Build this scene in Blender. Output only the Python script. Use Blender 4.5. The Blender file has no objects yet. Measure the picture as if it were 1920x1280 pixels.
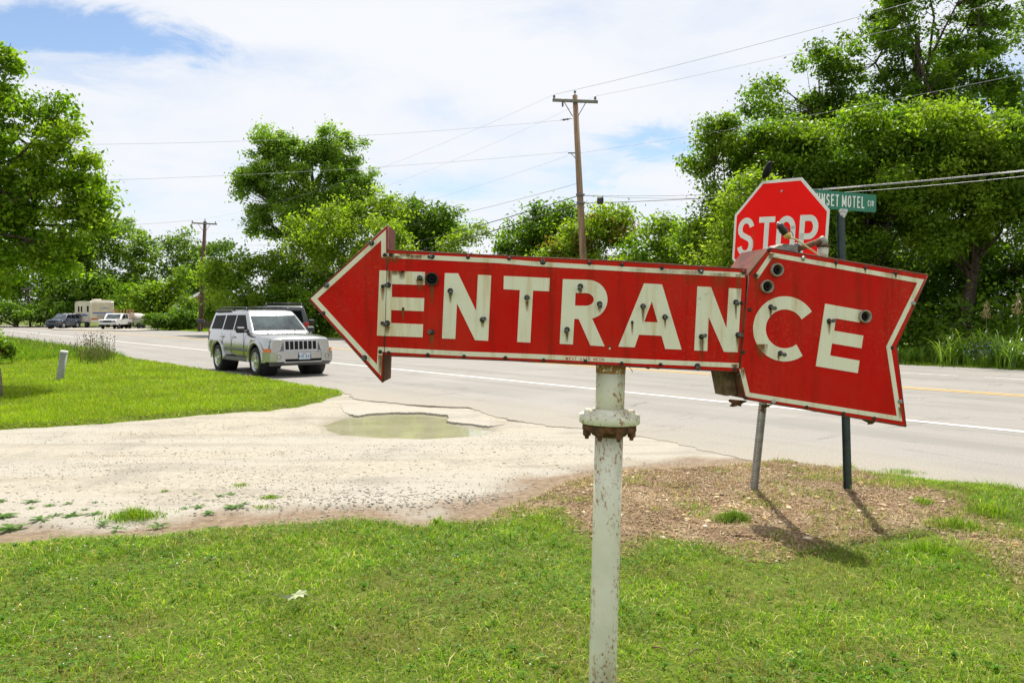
import bpy, bmesh, math, random
import numpy as np
from mathutils import Vector, Matrix
from mathutils.geometry import tessellate_polygon

# ------------------------------------------------------------------ camera
SC = bpy.context.scene
COL = SC.collection
F_PX, HORIZON, EYE = 1450.0, 592.0, 1.6          # focal length in photo pixels (1920 wide), eye height
PITCH = math.atan((640 - HORIZON) / F_PX)
cam_d = bpy.data.cameras.new('camera')
cam_d.sensor_width = 36.0
cam_d.lens = F_PX / 1920 * 36.0
cam_d.clip_start = 0.05
cam_d.clip_end = 3000
cam = bpy.data.objects.new('camera', cam_d)
COL.objects.link(cam)
cam.location = (0, 0, EYE)
cam.rotation_euler = (math.pi / 2 - PITCH, 0, 0)
SC.camera = cam
SC.render.resolution_x, SC.render.resolution_y = 1024, 682

# ------------------------------------------------------------------ light
SUN_EL, SUN_AZ = math.radians(62), math.radians(9)     # azimuth measured from +Y (view direction) towards +X
SC.view_settings.view_transform = 'Standard'
SC.view_settings.look = 'None'
SC.view_settings.gamma = 1.0
SC.view_settings.use_curve_mapping = False
SC.view_settings.exposure = 0.55

world = bpy.data.worlds.new('World')
SC.world = world
world.use_nodes = True


def build_world():
    nt = world.node_tree
    nt.nodes.clear()
    N, L = nt.nodes.new, nt.links.new
    out = N('ShaderNodeOutputWorld')
    sky = N('ShaderNodeTexSky')
    sky.sky_type = 'NISHITA'
    sky.sun_disc = False
    sky.sun_elevation = SUN_EL
    sky.sun_rotation = SUN_AZ
    sky.air_density = 1.0
    sky.dust_density = 0.6
    sky.ozone_density = 2.0
    b1 = N('ShaderNodeBackground')
    b1.inputs['Strength'].default_value = 0.10
    L(sky.outputs[0], b1.inputs['Color'])
    tc = N('ShaderNodeTexCoord')
    sep = N('ShaderNodeSeparateXYZ')
    L(tc.outputs['Generated'], sep.inputs[0])

    def M(op, a, b=None, clamp=False):
        n = N('ShaderNodeMath')
        n.operation = op
        n.use_clamp = clamp
        for i, v in enumerate((a, b)):
            if v is None:
                continue
            if isinstance(v, (int, float)):
                n.inputs[i].default_value = v
            else:
                L(v, n.inputs[i])
        return n.outputs[0]
    def vnz(scale, amt, off):
        mp = N('ShaderNodeMapping')
        mp.inputs['Scale'].default_value = (1, 1, 2.6)
        mp.inputs['Location'].default_value = (off, 0, 0)
        L(tc.outputs['Generated'], mp.inputs['Vector'])
        n = N('ShaderNodeTexNoise')
        n.inputs['Scale'].default_value = scale
        n.inputs['Detail'].default_value = 7
        n.inputs['Roughness'].default_value = .62
        n.inputs['Distortion'].default_value = .8
        L(mp.outputs[0], n.inputs['Vector'])
        return M('MULTIPLY', M('SUBTRACT', n.outputs['Fac'], .5), amt)
    wx = M('ADD', sep.outputs['X'], vnz(5.0, .34, 3.0))
    wz = M('ADD', sep.outputs['Z'], vnz(6.0, .12, 11.0))
    zz = M('ADD', M('MAXIMUM', sep.outputs['Z'], 0.0), 0.16)
    cmb = N('ShaderNodeCombineXYZ')
    L(M('DIVIDE', sep.outputs['X'], zz), cmb.inputs[0])
    L(M('DIVIDE', sep.outputs['Y'], zz), cmb.inputs[1])
    cmb.inputs[2].default_value = 3.7

    def noise(scale, det, rough, dist=0.0, vec=None):
        n = N('ShaderNodeTexNoise')
        n.inputs['Scale'].default_value = scale
        n.inputs['Detail'].default_value = det
        n.inputs['Roughness'].default_value = rough
        n.inputs['Distortion'].default_value = dist
        L(vec or cmb.outputs[0], n.inputs['Vector'])
        return n.outputs['Fac']
    n1 = noise(0.8, 8, 0.55, 0.5)
    n2 = noise(2.6, 6, 0.6, 0.3)
    n3 = noise(0.35, 3, 0.5, 0.2)
    cov = M('ADD', M('ADD', M('MULTIPLY', n1, 1.0), M('MULTIPLY', n2, 0.6)), 0.16)

    # gaps in the cloud sheet where the photograph shows blue
    def gap(px, py, sx, sz, depth):
        d = Vector(((px - 960) / F_PX, 1, (HORIZON - py) / F_PX)).normalized()
        x = M('MULTIPLY', M('SUBTRACT', wx, d.x), 1 / sx)
        z = M('MULTIPLY', M('SUBTRACT', wz, d.z), 1 / sz)
        y = M('MULTIPLY', M('SUBTRACT', sep.outputs['Y'], d.y), 1 / max(sx, sz))
        r2 = M('ADD', M('ADD', M('MULTIPLY', x, x), M('MULTIPLY', z, z)), M('MULTIPLY', y, y))
        e = M('POWER', 2.718, M('MULTIPLY', r2, -1.0))
        return M('MULTIPLY', e, depth)
    g = gap(215, 88, 0.085, 0.026, 0.72)
    for a in ((30, 60, 0.07, 0.03, 0.42), (330, 95, 0.05, 0.022, 0.3), (130, 35, 0.05, 0.03, 0.3), (1265, 268, 0.075, 0.018, 0.55), (1110, 328, 0.06, 0.014, 0.33), (870, 362, 0.07, 0.016, 0.28),
              (1180, 290, 0.05, 0.012, 0.28), (560, 120, .1, .02, .14), (1000, 60, .12, .02, .12), (700, 330, .14, .02, .12), (1500, 40, .1, .02, .12), (330, 350, .12, .03, .1), (200, 165, 0.07, 0.012, 0.22), (820, 225, 0.07, 0.03, 0.14), (1850, 190, 0.07, 0.06, 0.2)):
        g = M('ADD', g, gap(*a))
    mask = N('ShaderNodeMapRange')
    mask.interpolation_type = 'SMOOTHSTEP'
    mask.inputs['From Min'].default_value = 0.34
    mask.inputs['From Max'].default_value = 1.02
    L(M('SUBTRACT', cov, g), mask.inputs['Value'])
    ramp = N('ShaderNodeMix')
    ramp.data_type = 'RGBA'
    L(M('ADD', M('MULTIPLY', n3, 0.5), M('MULTIPLY', n1, 0.6), True), ramp.inputs['Factor'])
    ramp.inputs['A'].default_value = (0.78, 0.83, 0.93, 1)
    ramp.inputs['B'].default_value = (1.0, 1.0, 1.0, 1)
    b2 = N('ShaderNodeBackground')
    b2.inputs['Strength'].default_value = 0.70
    L(ramp.outputs['Result'], b2.inputs['Color'])
    mx = N('ShaderNodeMixShader')
    L(mask.outputs[0], mx.inputs['Fac'])
    L(b1.outputs[0], mx.inputs[1])
    L(b2.outputs[0], mx.inputs[2])
    L(mx.outputs[0], out.inputs['Surface'])


build_world()
sun_d = bpy.data.lights.new('sun', 'SUN')
sun_d.energy = 4.6
sun_d.angle = math.radians(0.53)
sun_d.color = (1.0, 0.955, 0.88)
sun = bpy.data.objects.new('sun', sun_d)
COL.objects.link(sun)
to_sun = Vector((math.sin(SUN_AZ) * math.cos(SUN_EL), math.cos(SUN_AZ) * math.cos(SUN_EL), math.sin(SUN_EL)))
sun.rotation_euler = to_sun.to_track_quat('Z', 'Y').to_euler()
sun.location = (0, 20, 40)
SC.cycles.max_bounces = 8
SC.cycles.transparent_max_bounces = 12

# ------------------------------------------------------------------ helpers
RNG = np.random.default_rng(7)
random.seed(7)
cP, sP = math.cos(PITCH), math.sin(PITCH)


def ray(px, py):
    x, u = (px - 960) / F_PX, (640 - py) / F_PX
    return Vector((x, cP + u * sP, -sP + u * cP))


def on_ground(px, py, z=0.0):
    r = ray(px, py)
    t = (z - EYE) / r.z
    return Vector((r.x * t, r.y * t, z))


def on_plane(px, py, Y, slope=0.0, x0=0.0):
    """point at depth Y (a vertical plane, turned by slope about x0)"""
    r = ray(px, py)
    t = (Y - slope * x0) / (r.y - slope * r.x)
    return Vector((r.x * t, r.y * t, EYE + r.z * t))


def tag(o, label=None, cat=None, group=None, kind=None):
    if label:
        o['label'] = label
    if cat:
        o['category'] = cat
    if group:
        o['group'] = group
    if kind:
        o['kind'] = kind
    return o


def thing(name, loc, label, cat, group=None):
    o = bpy.data.objects.new(name, None)
    o.empty_display_size = 0.1
    COL.objects.link(o)
    o.location = loc
    return tag(o, label, cat, group)


def link(name, me, mat=None, parent=None):
    o = bpy.data.objects.new(name, me)
    COL.objects.link(o)
    if mat is not None:
        for m in (mat if isinstance(mat, (list, tuple)) else [mat]):
            me.materials.append(m)
    if parent is not None:
        o.parent = parent
    return o


def world_loc(o):
    v = Vector((0, 0, 0))
    while o is not None:
        v += o.location
        o = o.parent
    return v


class MB:
    """collects geometry for one mesh (world coordinates unless local)"""
    def __init__(s):
        s.v, s.f, s.mi, s.sm = [], [], [], []

    def add(s, vs, fs, mi=0, smooth=False):
        k = len(s.v)
        s.v += [tuple(a) for a in vs]
        for f in fs:
            s.f.append([i + k for i in f])
            s.mi.append(mi)
            s.sm.append(smooth)
        return s

    def box(s, c, size, R=None, mi=0, bevel=0.0):
        c = Vector(c)
        hx, hy, hz = size[0] / 2, size[1] / 2, size[2] / 2
        if bevel > 0:
            b = min(bevel, hx * .9, hy * .9, hz * .9)
            vs, idx = [], {}
            for sx in (-1, 1):
                for sy in (-1, 1):
                    for sz in (-1, 1):
                        for a in range(3):
                            p = [sx * hx, sy * hy, sz * hz]
                            for q in range(3):
                                if q != a:
                                    p[q] -= (sx, sy, sz)[q] * b
                            idx[(sx, sy, sz, a)] = len(vs)
                            vs.append(p)
            fs = []
            for a in range(3):
                q, r = (a + 1) % 3, (a + 2) % 3
                for sa in (-1, 1):
                    loop = []
                    for sq, sr in ((-1, -1), (1, -1), (1, 1), (-1, 1)):
                        k = [0, 0, 0]
                        k[a], k[q], k[r] = sa, sq, sr
                        loop.append(idx[(*k, a)])
                    fs.append(loop if sa > 0 else loop[::-1])
                for sq in (-1, 1):
                    for sr in (-1, 1):
                        k0, k1 = [0, 0, 0], [0, 0, 0]
                        k0[a], k0[q], k0[r] = -1, sq, sr
                        k1[a], k1[q], k1[r] = 1, sq, sr
                        loop = [idx[(*k0, q)], idx[(*k1, q)], idx[(*k1, r)], idx[(*k0, r)]]
                        fs.append(loop if sq * sr > 0 else loop[::-1])
            for sx in (-1, 1):
                for sy in (-1, 1):
                    for sz in (-1, 1):
                        loop = [idx[(sx, sy, sz, 0)], idx[(sx, sy, sz, 1)], idx[(sx, sy, sz, 2)]]
                        fs.append(loop if sx * sy * sz > 0 else loop[::-1])
        else:
            vs = [(x, y, z) for x in (-hx, hx) for y in (-hy, hy) for z in (-hz, hz)]
            fs = [(0, 1, 3, 2), (4, 6, 7, 5), (0, 4, 5, 1), (2, 3, 7, 6), (0, 2, 6, 4), (1, 5, 7, 3)]
        if R is not None:
            vs = [R @ Vector(p) for p in vs]
        return s.add([c + Vector(p) for p in vs], fs, mi)

    def tube(s, pts, rad, seg=10, mi=0, caps=True, smooth=True):
        pts = [Vector(p) for p in pts]
        n = len(pts)
        rad = [rad] * n if isinstance(rad, (int, float)) else rad
        t0 = (pts[1] - pts[0]).normalized()
        up = Vector((0, 0, 1)) if abs(t0.z) < .9 else Vector((0, 1, 0))
        a = t0.cross(up).normalized()
        vs, fs = [], []
        for i, p in enumerate(pts):
            t = (pts[min(i + 1, n - 1)] - pts[max(i - 1, 0)]).normalized()
            a = (a - t * a.dot(t)).normalized()
            b = t.cross(a)
            for k in range(seg):
                w = 2 * math.pi * k / seg
                vs.append(p + (a * math.cos(w) + b * math.sin(w)) * rad[i])
        for i in range(n - 1):
            for k in range(seg):
                k2 = (k + 1) % seg
                fs.append((i * seg + k, i * seg + k2, (i + 1) * seg + k2, (i + 1) * seg + k))
        s.add(vs, fs, mi, smooth)
        if caps:
            k0 = len(s.v) - n * seg
            s.f.append([k0 + k for k in range(seg)][::-1]); s.mi.append(mi); s.sm.append(False)
            s.f.append([k0 + (n - 1) * seg + k for k in range(seg)]); s.mi.append(mi); s.sm.append(False)
        return s

    def lathe(s, base, axis, prof, seg=24, mi=0, smooth=True):
        """prof: list of (distance along axis, radius)"""
        base, axis = Vector(base), Vector(axis).normalized()
        up = Vector((0, 0, 1)) if abs(axis.z) < .9 else Vector((0, 1, 0))
        a = axis.cross(up).normalized()
        b = axis.cross(a)
        vs, fs = [], []
        for h, r in prof:
            for k in range(seg):
                w = 2 * math.pi * k / seg
                vs.append(base + axis * h + (a * math.cos(w) + b * math.sin(w)) * r)
        for i in range(len(prof) - 1):
            for k in range(seg):
                k2 = (k + 1) % seg
                fs.append((i * seg + k, i * seg + k2, (i + 1) * seg + k2, (i + 1) * seg + k))
        return s.add(vs, fs, mi, smooth)

    def prism(s, loops, vec, mi=0, side_mi=None):
        """polygon with holes (loops of 3D points) pushed along vec"""
        vec = Vector(vec)
        loops = [[Vector(p) for p in l] for l in loops]
        tri = tessellate_polygon(loops)
        flat = [p for l in loops for p in l]
        n = len(flat)
        s.add(flat, tri, mi)
        s.add([p + vec for p in flat], [t[::-1] for t in tri], side_mi if side_mi is not None else mi)
        k = 0
        for l in loops:
            m = len(l)
            vs = [p for p in l] + [p + vec for p in l]
            s.add(vs, [(i, (i + 1) % m, m + (i + 1) % m, m + i) for i in range(m)], side_mi if side_mi is not None else mi)
            k += m
        return s

    def build(s, name, mat, parent=None, local=False, fix=True):
        me = bpy.data.meshes.new(name)
        off = Vector((0, 0, 0))
        if parent is not None and not local:
            off = world_loc(parent)
        me.from_pydata([(x - off.x, y - off.y, z - off.z) for x, y, z in s.v], [], s.f)
        me.polygons.foreach_set('material_index', s.mi)
        me.polygons.foreach_set('use_smooth', s.sm)
        if fix:
            bm = bmesh.new()
            bm.from_mesh(me)
            bmesh.ops.recalc_face_normals(bm, faces=bm.faces)
            bm.to_mesh(me)
            bm.free()
        me.update()
        return link(name, me, mat, parent)


def np_mesh(name, verts, faces, mats, attr=None, mat_idx=None, smooth=False, parent=None):
    """verts (n,3), faces (m,k) with k = 3 or 4, attr: per-vertex float colours (n,3)"""
    me = bpy.data.meshes.new(name)
    n, (m, k) = len(verts), faces.shape
    me.vertices.add(n)
    me.vertices.foreach_set('co', np.ascontiguousarray(verts, np.float32).ravel())
    me.loops.add(m * k)
    me.loops.foreach_set('vertex_index', np.ascontiguousarray(faces, np.int32).ravel())
    me.polygons.add(m)
    me.polygons.foreach_set('loop_start', np.arange(0, m * k, k, dtype=np.int32))
    me.polygons.foreach_set('loop_total', np.full(m, k, np.int32))
    if smooth:
        me.polygons.foreach_set('use_smooth', np.ones(m, bool))
    if mat_idx is not None:
        me.polygons.foreach_set('material_index', mat_idx.astype(np.int32))
    if attr is not None:
        for an, av in attr.items():
            if av.ndim == 2:
                a = me.attributes.new(an, 'FLOAT_COLOR', 'POINT')
                c = np.ones((n, 4), np.float32)
                c[:, :3] = av
                a.data.foreach_set('color', c.ravel())
            else:
                a = me.attributes.new(an, 'FLOAT', 'POINT')
                a.data.foreach_set('value', av.astype(np.float32))
    me.update(calc_edges=True)
    return link(name, me, mats, parent)


# ------------------------------------------------------------------ materials
class NT:
    def __init__(s, name):
        s.m = bpy.data.materials.new(name)
        s.m.use_nodes = True
        s.nt = s.m.node_tree
        s.nt.nodes.clear()
        s.out = s.nt.nodes.new('ShaderNodeOutputMaterial')
        s.b = s.nt.nodes.new('ShaderNodeBsdfPrincipled')
        s.L(s.b.outputs[0], s.out.inputs[0])

    def L(s, a, b):
        s.nt.links.new(a, b)

    def N(s, t, **kw):
        n = s.nt.nodes.new('ShaderNode' + t)
        for k, v in kw.items():
            setattr(n, k, v)
        return n

    def set(s, node, key, v):
        i = node.inputs[key]
        if hasattr(v, 'is_output') or isinstance(v, bpy.types.NodeSocket):
            s.L(v, i)
        elif isinstance(v, (tuple, list)) and len(v) == 3 and i.type == 'RGBA':
            i.default_value = (*v, 1)
        else:
            i.default_value = v

    def coord(s, kind='Object', scale=(1, 1, 1), rot=(0, 0, 0)):
        tc = s.N('TexCoord')
        mp = s.N('Mapping')
        mp.inputs['Scale'].default_value = scale
        mp.inputs['Rotation'].default_value = rot
        s.L(tc.outputs[kind], mp.inputs['Vector'])
        return mp.outputs[0]

    def noise(s, vec, scale, det=4, rough=.55, dist=0.0):
        n = s.N('TexNoise')
        for k, v in (('Scale', scale), ('Detail', det), ('Roughness', rough), ('Distortion', dist)):
            n.inputs[k].default_value = v
        s.L(vec, n.inputs['Vector'])
        return n.outputs['Fac']

    def voro(s, vec, scale, feature='F1', out='Distance'):
        n = s.N('TexVoronoi', feature=feature)
        n.inputs['Scale'].default_value = scale
        s.L(vec, n.inputs['Vector'])
        return n.outputs[out]

    def ramp(s, fac, lo, hi, smooth=True):
        n = s.N('MapRange')
        n.interpolation_type = 'SMOOTHSTEP' if smooth else 'LINEAR'
        n.clamp = True
        n.inputs['From Min'].default_value = lo
        n.inputs['From Max'].default_value = hi
        s.L(fac, n.inputs['Value'])
        return n.outputs[0]

    def math(s, op, a, b=None):
        n = s.N('Math', operation=op)
        s.set(n, 0, a)
        if b is not None:
            s.set(n, 1, b)
        return n.outputs[0]

    def mix(s, fac, a, b, mode='MIX'):
        n = s.N('Mix', data_type='RGBA', blend_type=mode)
        s.set(n, 'Factor', fac)
        for k, v in ((6, a), (7, b)):
            if isinstance(v, (tuple, list)):
                n.inputs[k].default_value = (*v[:3], 1)
            else:
                s.L(v, n.inputs[k])
        return n.outputs[2]

    def attr(s, name, out='Color'):
        n = s.N('Attribute')
        n.attribute_name = name
        return n.outputs[out]

    def bump(s, h, strength=.3, dist=.01):
        n = s.N('Bump')
        n.inputs['Strength'].default_value = strength
        n.inputs['Distance'].default_value = dist
        s.L(h, n.inputs['Height'])
        s.L(n.outputs[0], s.b.inputs['Normal'])

    def bs(s, **kw):
        names = dict(color='Base Color', rough='Roughness', metal='Metallic', spec='Specular IOR Level', coat='Coat Weight', coatr='Coat Roughness', alpha='Alpha', trans='Transmission Weight', ior='IOR')
        for k, v in kw.items():
            s.set(s.b, names[k], v)
        return s


_mats = {}


def plain(name, color, rough=.6, metal=0.0, var=.12, scale=12, spec=.5, coat=0.0, bump=0.0, second=None, lo=.45, hi=.7):
    """a paint or plastic with mottling and dirt"""
    if name in _mats:
        return _mats[name]
    t = NT(name)
    c = t.coord('Object')
    n = t.noise(c, scale, 6, .6)
    dark = tuple(x * (1 - var * 1.6) for x in color)
    lite = tuple(min(1, x * (1 + var)) for x in color)
    col = t.mix(t.ramp(n, .3, .7), dark, lite)
    if second:
        n2 = t.noise(c, scale * .6, 7, .7)
        f = t.ramp(n2, lo, hi)
        col = t.mix(f, col, second)
        t.bs(rough=t.mix(f, (rough,) * 3, (.85,) * 3))
    else:
        t.bs(rough=t.ramp(n, -1.0 + rough, 1.0 + rough, False) if False else rough)
    t.bs(color=col, metal=metal, spec=spec, coat=coat)
    if bump:
        t.bump(n, bump, .01)
    _mats[name] = t.m
    return t.m


def leaf_material(name, trans=.4, gloss=.35, rough=.45):
    if name in _mats:
        return _mats[name]
    t = NT(name)
    col = t.attr('col')
    t.bs(color=col, rough=rough, spec=gloss)
    tr = t.N('BsdfTranslucent')
    warm = t.mix(1.0, col, (1.25, 1.35, .45), 'MULTIPLY')
    t.L(warm, tr.inputs['Color'])
    mx = t.N('MixShader')
    mx.inputs[0].default_value = trans
    t.L(t.b.outputs[0], mx.inputs[1])
    t.L(tr.outputs[0], mx.inputs[2])
    t.L(mx.outputs[0], t.out.inputs[0])
    _mats[name] = t.m
    return t.m

# ------------------------------------------------------------------ ground plan
ND = np.array((0.766, 0.643))            # across the road (away from the camera)
UD = np.array((-0.643, 0.766))           # along the road (to the left and away)
N_NEAR, N_WHITE, N_YELLOW, N_FARWHITE, N_FAR = 7.68, 12.05, 17.5, 22.0, 25.6
Z_ROAD = 0.024


def un(u, n, z=0.0):
    p = ND * n + UD * u
    return Vector((p[0], p[1], z))


def g2(px, py, z=0.0):
    p = on_ground(px, py, z)
    return (p.x, p.y)


_lat = np.random.default_rng(3).random((256, 256))


def vnoise(x, y, scale=1.0, oct=3, seed=0):
    r, amp, tot = 0, 1.0, 0
    for o in range(oct):
        X, Y = np.asarray(x) * scale + 17.3 * seed + 31 * o, np.asarray(y) * scale + 9.1 * seed + 13 * o
        xi, yi = np.floor(X).astype(int), np.floor(Y).astype(int)
        fx, fy = X - xi, Y - yi
        fx, fy = fx * fx * (3 - 2 * fx), fy * fy * (3 - 2 * fy)
        a = _lat[xi % 256, yi % 256]; b = _lat[(xi + 1) % 256, yi % 256]
        c = _lat[xi % 256, (yi + 1) % 256]; d = _lat[(xi + 1) % 256, (yi + 1) % 256]
        r = r + amp * ((a * (1 - fx) + b * fx) * (1 - fy) + (c * (1 - fx) + d * fx) * fy)
        tot += amp
        amp *= .5
        scale *= 2
    return r / tot


def sdf(poly, x, y):
    """signed distance, positive inside"""
    x, y = np.asarray(x, float), np.asarray(y, float)
    best = np.full(x.shape, 1e9)
    inside = np.zeros(x.shape, bool)
    k = len(poly)
    for i in range(k):
        ax, ay = poly[i]
        bx, by = poly[(i + 1) % k]
        ex, ey = bx - ax, by - ay
        t = np.clip(((x - ax) * ex + (y - ay) * ey) / (ex * ex + ey * ey + 1e-12), 0, 1)
        best = np.minimum(best, np.hypot(x - ax - t * ex, y - ay - t * ey))
        if ay != by:
            cond = ((ay > y) != (by > y)) & (x < ex * (y - ay) / ey + ax)
            inside ^= cond
    return np.where(inside, best, -best)


def sstep(a, b, t):
    t = np.clip((t - a) / (b - a), 0, 1)
    return t * t * (3 - 2 * t)


POLY_A = [(-60, -4.5)] + [g2(*p) for p in ((0, 1026), (156, 1018), (250, 1012), (390, 996), (500, 986), (594, 981), (679, 977), (753, 986), (797, 993), (887, 978), (931, 955), (1060, 908), (1170, 886), (1330, 878), (1450, 868))] \
    + [tuple(un(u, n)[:2]) for u, n in ((4.5, 7.72), (3.4, 7.8), (2.0, 8.1), (0.5, 8.3), (-8, 8.3), (-70, 8.3))] + [(60, -80), (-60, -80)]
POLY_B = [tuple(un(14.4, 7.66)[:2])] + [g2(*p) for p in ((640, 742), (605, 755), (515, 771), (388, 777), (193, 796), (0, 806))] + [(-10.5, 9.6), (-20, 6.8), (-60, 2), (-300, 2), tuple(un(330, 7.66)[:2])]
POLY_MULCH = [g2(*p) for p in ((880, 985), (931, 958), (1060, 905), (1170, 884), (1330, 876), (1450, 868), (1565, 880), (1610, 900), (1700, 925), (1765, 938), (1830, 975), (1890, 1015), (1990, 1075), (1960, 1120), (1860, 1052), (1780, 1022),
                                (1710, 998), (1655, 1015), (1560, 1030), (1490, 1030), (1455, 1062), (1400, 1052), (1330, 1028), (1240, 1010), (1190, 1018), (1160, 1045), (1100, 1000), (1040, 965), (960, 975))]
POLY_PUDDLE = [g2(*p, z=-.02) for p in ((619, 797), (640, 790), (665, 782), (685, 778), (738, 774.5), (783, 774.5), (836, 779), (838, 785), (829, 792), (857, 799), (887, 802), (912, 808), (872, 816), (797, 820), (708, 818), (649, 813), (626, 805))]


def land_masks(x, y):
    wob = (vnoise(x, y, 2.2, 3, 1) - .5) * .35
    a = sdf(POLY_A, x, y) + wob * .6
    b = sdf(POLY_B, x, y) + wob * .8
    n = x * ND[0] + y * ND[1]
    far = n - N_FAR - .1 + wob * 1.2
    return a, b, far


def terrain_z(x, y):
    a, b, far = land_masks(x, y)
    und = (vnoise(x, y, .8, 3, 4) - .5)
    za = -.07 + sstep(-.12, .16, a) * .12 + sstep(0, 1.6, a) * und * .05
    # low bank where the two posts stand
    za = za + .06 * np.exp(-(((x - 2.6) / 1.3) ** 2 + ((y - 6.7) / .7) ** 2)) * sstep(0, .5, a)
    zb = -.07 + sstep(-.12, .2, b) * .13 + sstep(0, 3, b) * (vnoise(x, y, .25, 2, 8) - .5) * .16
    zf = -.07 + sstep(-.15, .3, far) * .13 + sstep(0, 6, far) * und * .2
    return np.maximum(np.maximum(za, zb), zf)


def tz(x, y):
    return float(terrain_z(np.array([x]), np.array([y]))[0])


# ------------------------------------------------------------------ ground sheet
def grow(a, step, f, end):
    r = []
    while a < end:
        step *= f
        a += step
        r.append(a)
    return r


_gx = list(np.arange(-6, 6.01, .09))
_gx = [-v for v in grow(6, .07, 1.07, 1500)][::-1] + _gx + grow(6, .07, 1.07, 1500)
_gy = list(np.arange(2.4, 9.2, .06)) + list(np.arange(9.2, 18, .12))
_gy = [-v for v in grow(-2.4, .06, 1.12, 200)][::-1] + _gy + grow(_gy[-1], .12, 1.06, 1500)
GX, GY = np.meshgrid(np.array(_gx), np.array(_gy), indexing='ij')
GZ = terrain_z(GX, GY)
MUL = sstep(-.12, .1, sdf(POLY_MULCH, GX, GY) + (vnoise(GX, GY, 3, 3, 6) - .5) * .4)
nx, ny = GX.shape
ii = np.arange(nx * ny).reshape(nx, ny)
quads = np.stack([ii[:-1, :-1], ii[1:, :-1], ii[1:, 1:], ii[:-1, 1:]], -1).reshape(-1, 4)


def ground_mat():
    t = NT('soil_and_turf')
    c = t.coord('Object')
    n1, n2, n3 = t.noise(c, 2.2, 6, .6), t.noise(c, 35, 6, .7), t.noise(c, .15, 4, .5)
    turf = t.mix(t.ramp(n2, .3, .7), (.055, .095, .008), (.14, .175, .025))
    turf = t.mix(t.ramp(n1, .35, .75), turf, (.10, .12, .02))
    soil = t.mix(t.ramp(n2, .32, .7), (.09, .05, .028), (.30, .20, .12))
    soil = t.mix(t.ramp(n1, .4, .8), soil, (.33, .25, .16))
    t.bs(color=t.mix(t.attr('mulch', 'Fac'), turf, soil), rough=.95, spec=.15)
    t.bump(n2, .8, .02)
    return t.m


ground = np_mesh('ground', np.stack([GX, GY, GZ], -1).reshape(-1, 3), quads, [ground_mat()], {'mulch': MUL.ravel()}, smooth=True)
tag(ground, kind='structure')

# ------------------------------------------------------------------ gravel driveway
x_, y_ = np.arange(-16, 4.2, .09), np.arange(2, 17.5, .09)
X, Y = np.meshgrid(x_, y_, indexing='ij')
sp = sdf(POLY_PUDDLE, X, Y) + (vnoise(X, Y, 5, 3, 2) - .5) * .10
a_, b_, f_ = land_masks(X, Y)
Z = (vnoise(X, Y, 1.2, 4, 5) - .5) * .03 + (vnoise(X, Y, 9, 2, 9) - .5) * .012
rut = np.exp(-((a_ + .42) / .16) ** 2)
Z = Z - rut * .02
Z = Z * (1 - sstep(-.5, 0, sp)) - sstep(-.35, .25, sp) * .06
UU = X * UD[0] + Y * UD[1]
NN = X * ND[0] + Y * ND[1]
lift = np.maximum(sstep(9.6, 7.6, UU + (vnoise(X, Y, 1.5, 2, 21) - .5) * 2), sstep(.5, .62, vnoise(X, Y, 1.6, 2, 22)) * .8) * sstep(6.6, 7.5, NN) * sstep(-.3, -.6, sp)
Z = Z + lift * (.018 - Z)
dirt = np.clip(sstep(-.75, -.25, a_ + (vnoise(X, Y, 2.5, 3, 3) - .5) * .7) * sstep(3.4, 2.2, X), 0, 1)
damp = sstep(-.35, .1, sp)
fine = sstep(.35, .7, vnoise(X * .35 + Y * .1, Y * 1.3 - X * .3, 1.0, 3, 11))
nx, ny = X.shape
ii = np.arange(nx * ny).reshape(nx, ny)
q = np.stack([ii[:-1, :-1], ii[1:, :-1], ii[1:, 1:], ii[:-1, 1:]], -1).reshape(-1, 4)
keep = ((X * ND[0] + Y * ND[1])[:-1, :-1] < N_NEAR + .5).ravel() & (np.maximum(a_, b_)[:-1, :-1] < .6).ravel()


def gravel_mat():
    t = NT('limestone_gravel')
    c = t.coord('Object')
    n1, n2, n3 = t.noise(c, 1.1, 5, .6), t.noise(c, 60, 5, .75), t.noise(c, 14, 5, .65)
    v = t.voro(c, 55)
    vc = t.voro(c, 55, out='Color')
    stone = t.mix(t.ramp(n2, .25, .75), (.235, .21, .165), (.45, .42, .355))
    stone = t.mix(t.math('MULTIPLY', t.ramp(v, .0, .5), .35), stone, (.46, .43, .36))
    sand = t.mix(t.ramp(n3, .3, .7), (.325, .29, .225), (.43, .39, .315))
    col = t.mix(t.attr('fine', 'Fac'), stone, sand)
    col = t.mix(t.math('MULTIPLY', t.ramp(n1, .48, .72), .55), col, (.235, .215, .18))
    trk = t.noise(t.coord('Object', (.35, 2.4, 1), (0, 0, .12)), 1.0, 4, .55)
    col = t.mix(t.math('MULTIPLY', t.ramp(trk, .5, .66), .35), col, (.20, .175, .135))
    earth = t.mix(t.ramp(n3, .3, .75), (.165, .115, .072), (.295, .225, .155))
    col = t.mix(t.attr('dirt', 'Fac'), col, earth)
    col = t.mix(t.math('MULTIPLY', t.attr('damp', 'Fac'), .75), col, (.15, .135, .095))
    t.bs(color=col, rough=.95, spec=.2)
    t.bump(t.mix(.5, v, n2), .7, .022)
    return t.m


gravel = np_mesh('gravel_driveway', np.stack([X, Y, Z], -1).reshape(-1, 3), q[keep], [gravel_mat()], {'dirt': dirt.ravel(), 'damp': damp.ravel(), 'fine': fine.ravel()}, smooth=True)
tag(gravel, kind='structure')


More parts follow.
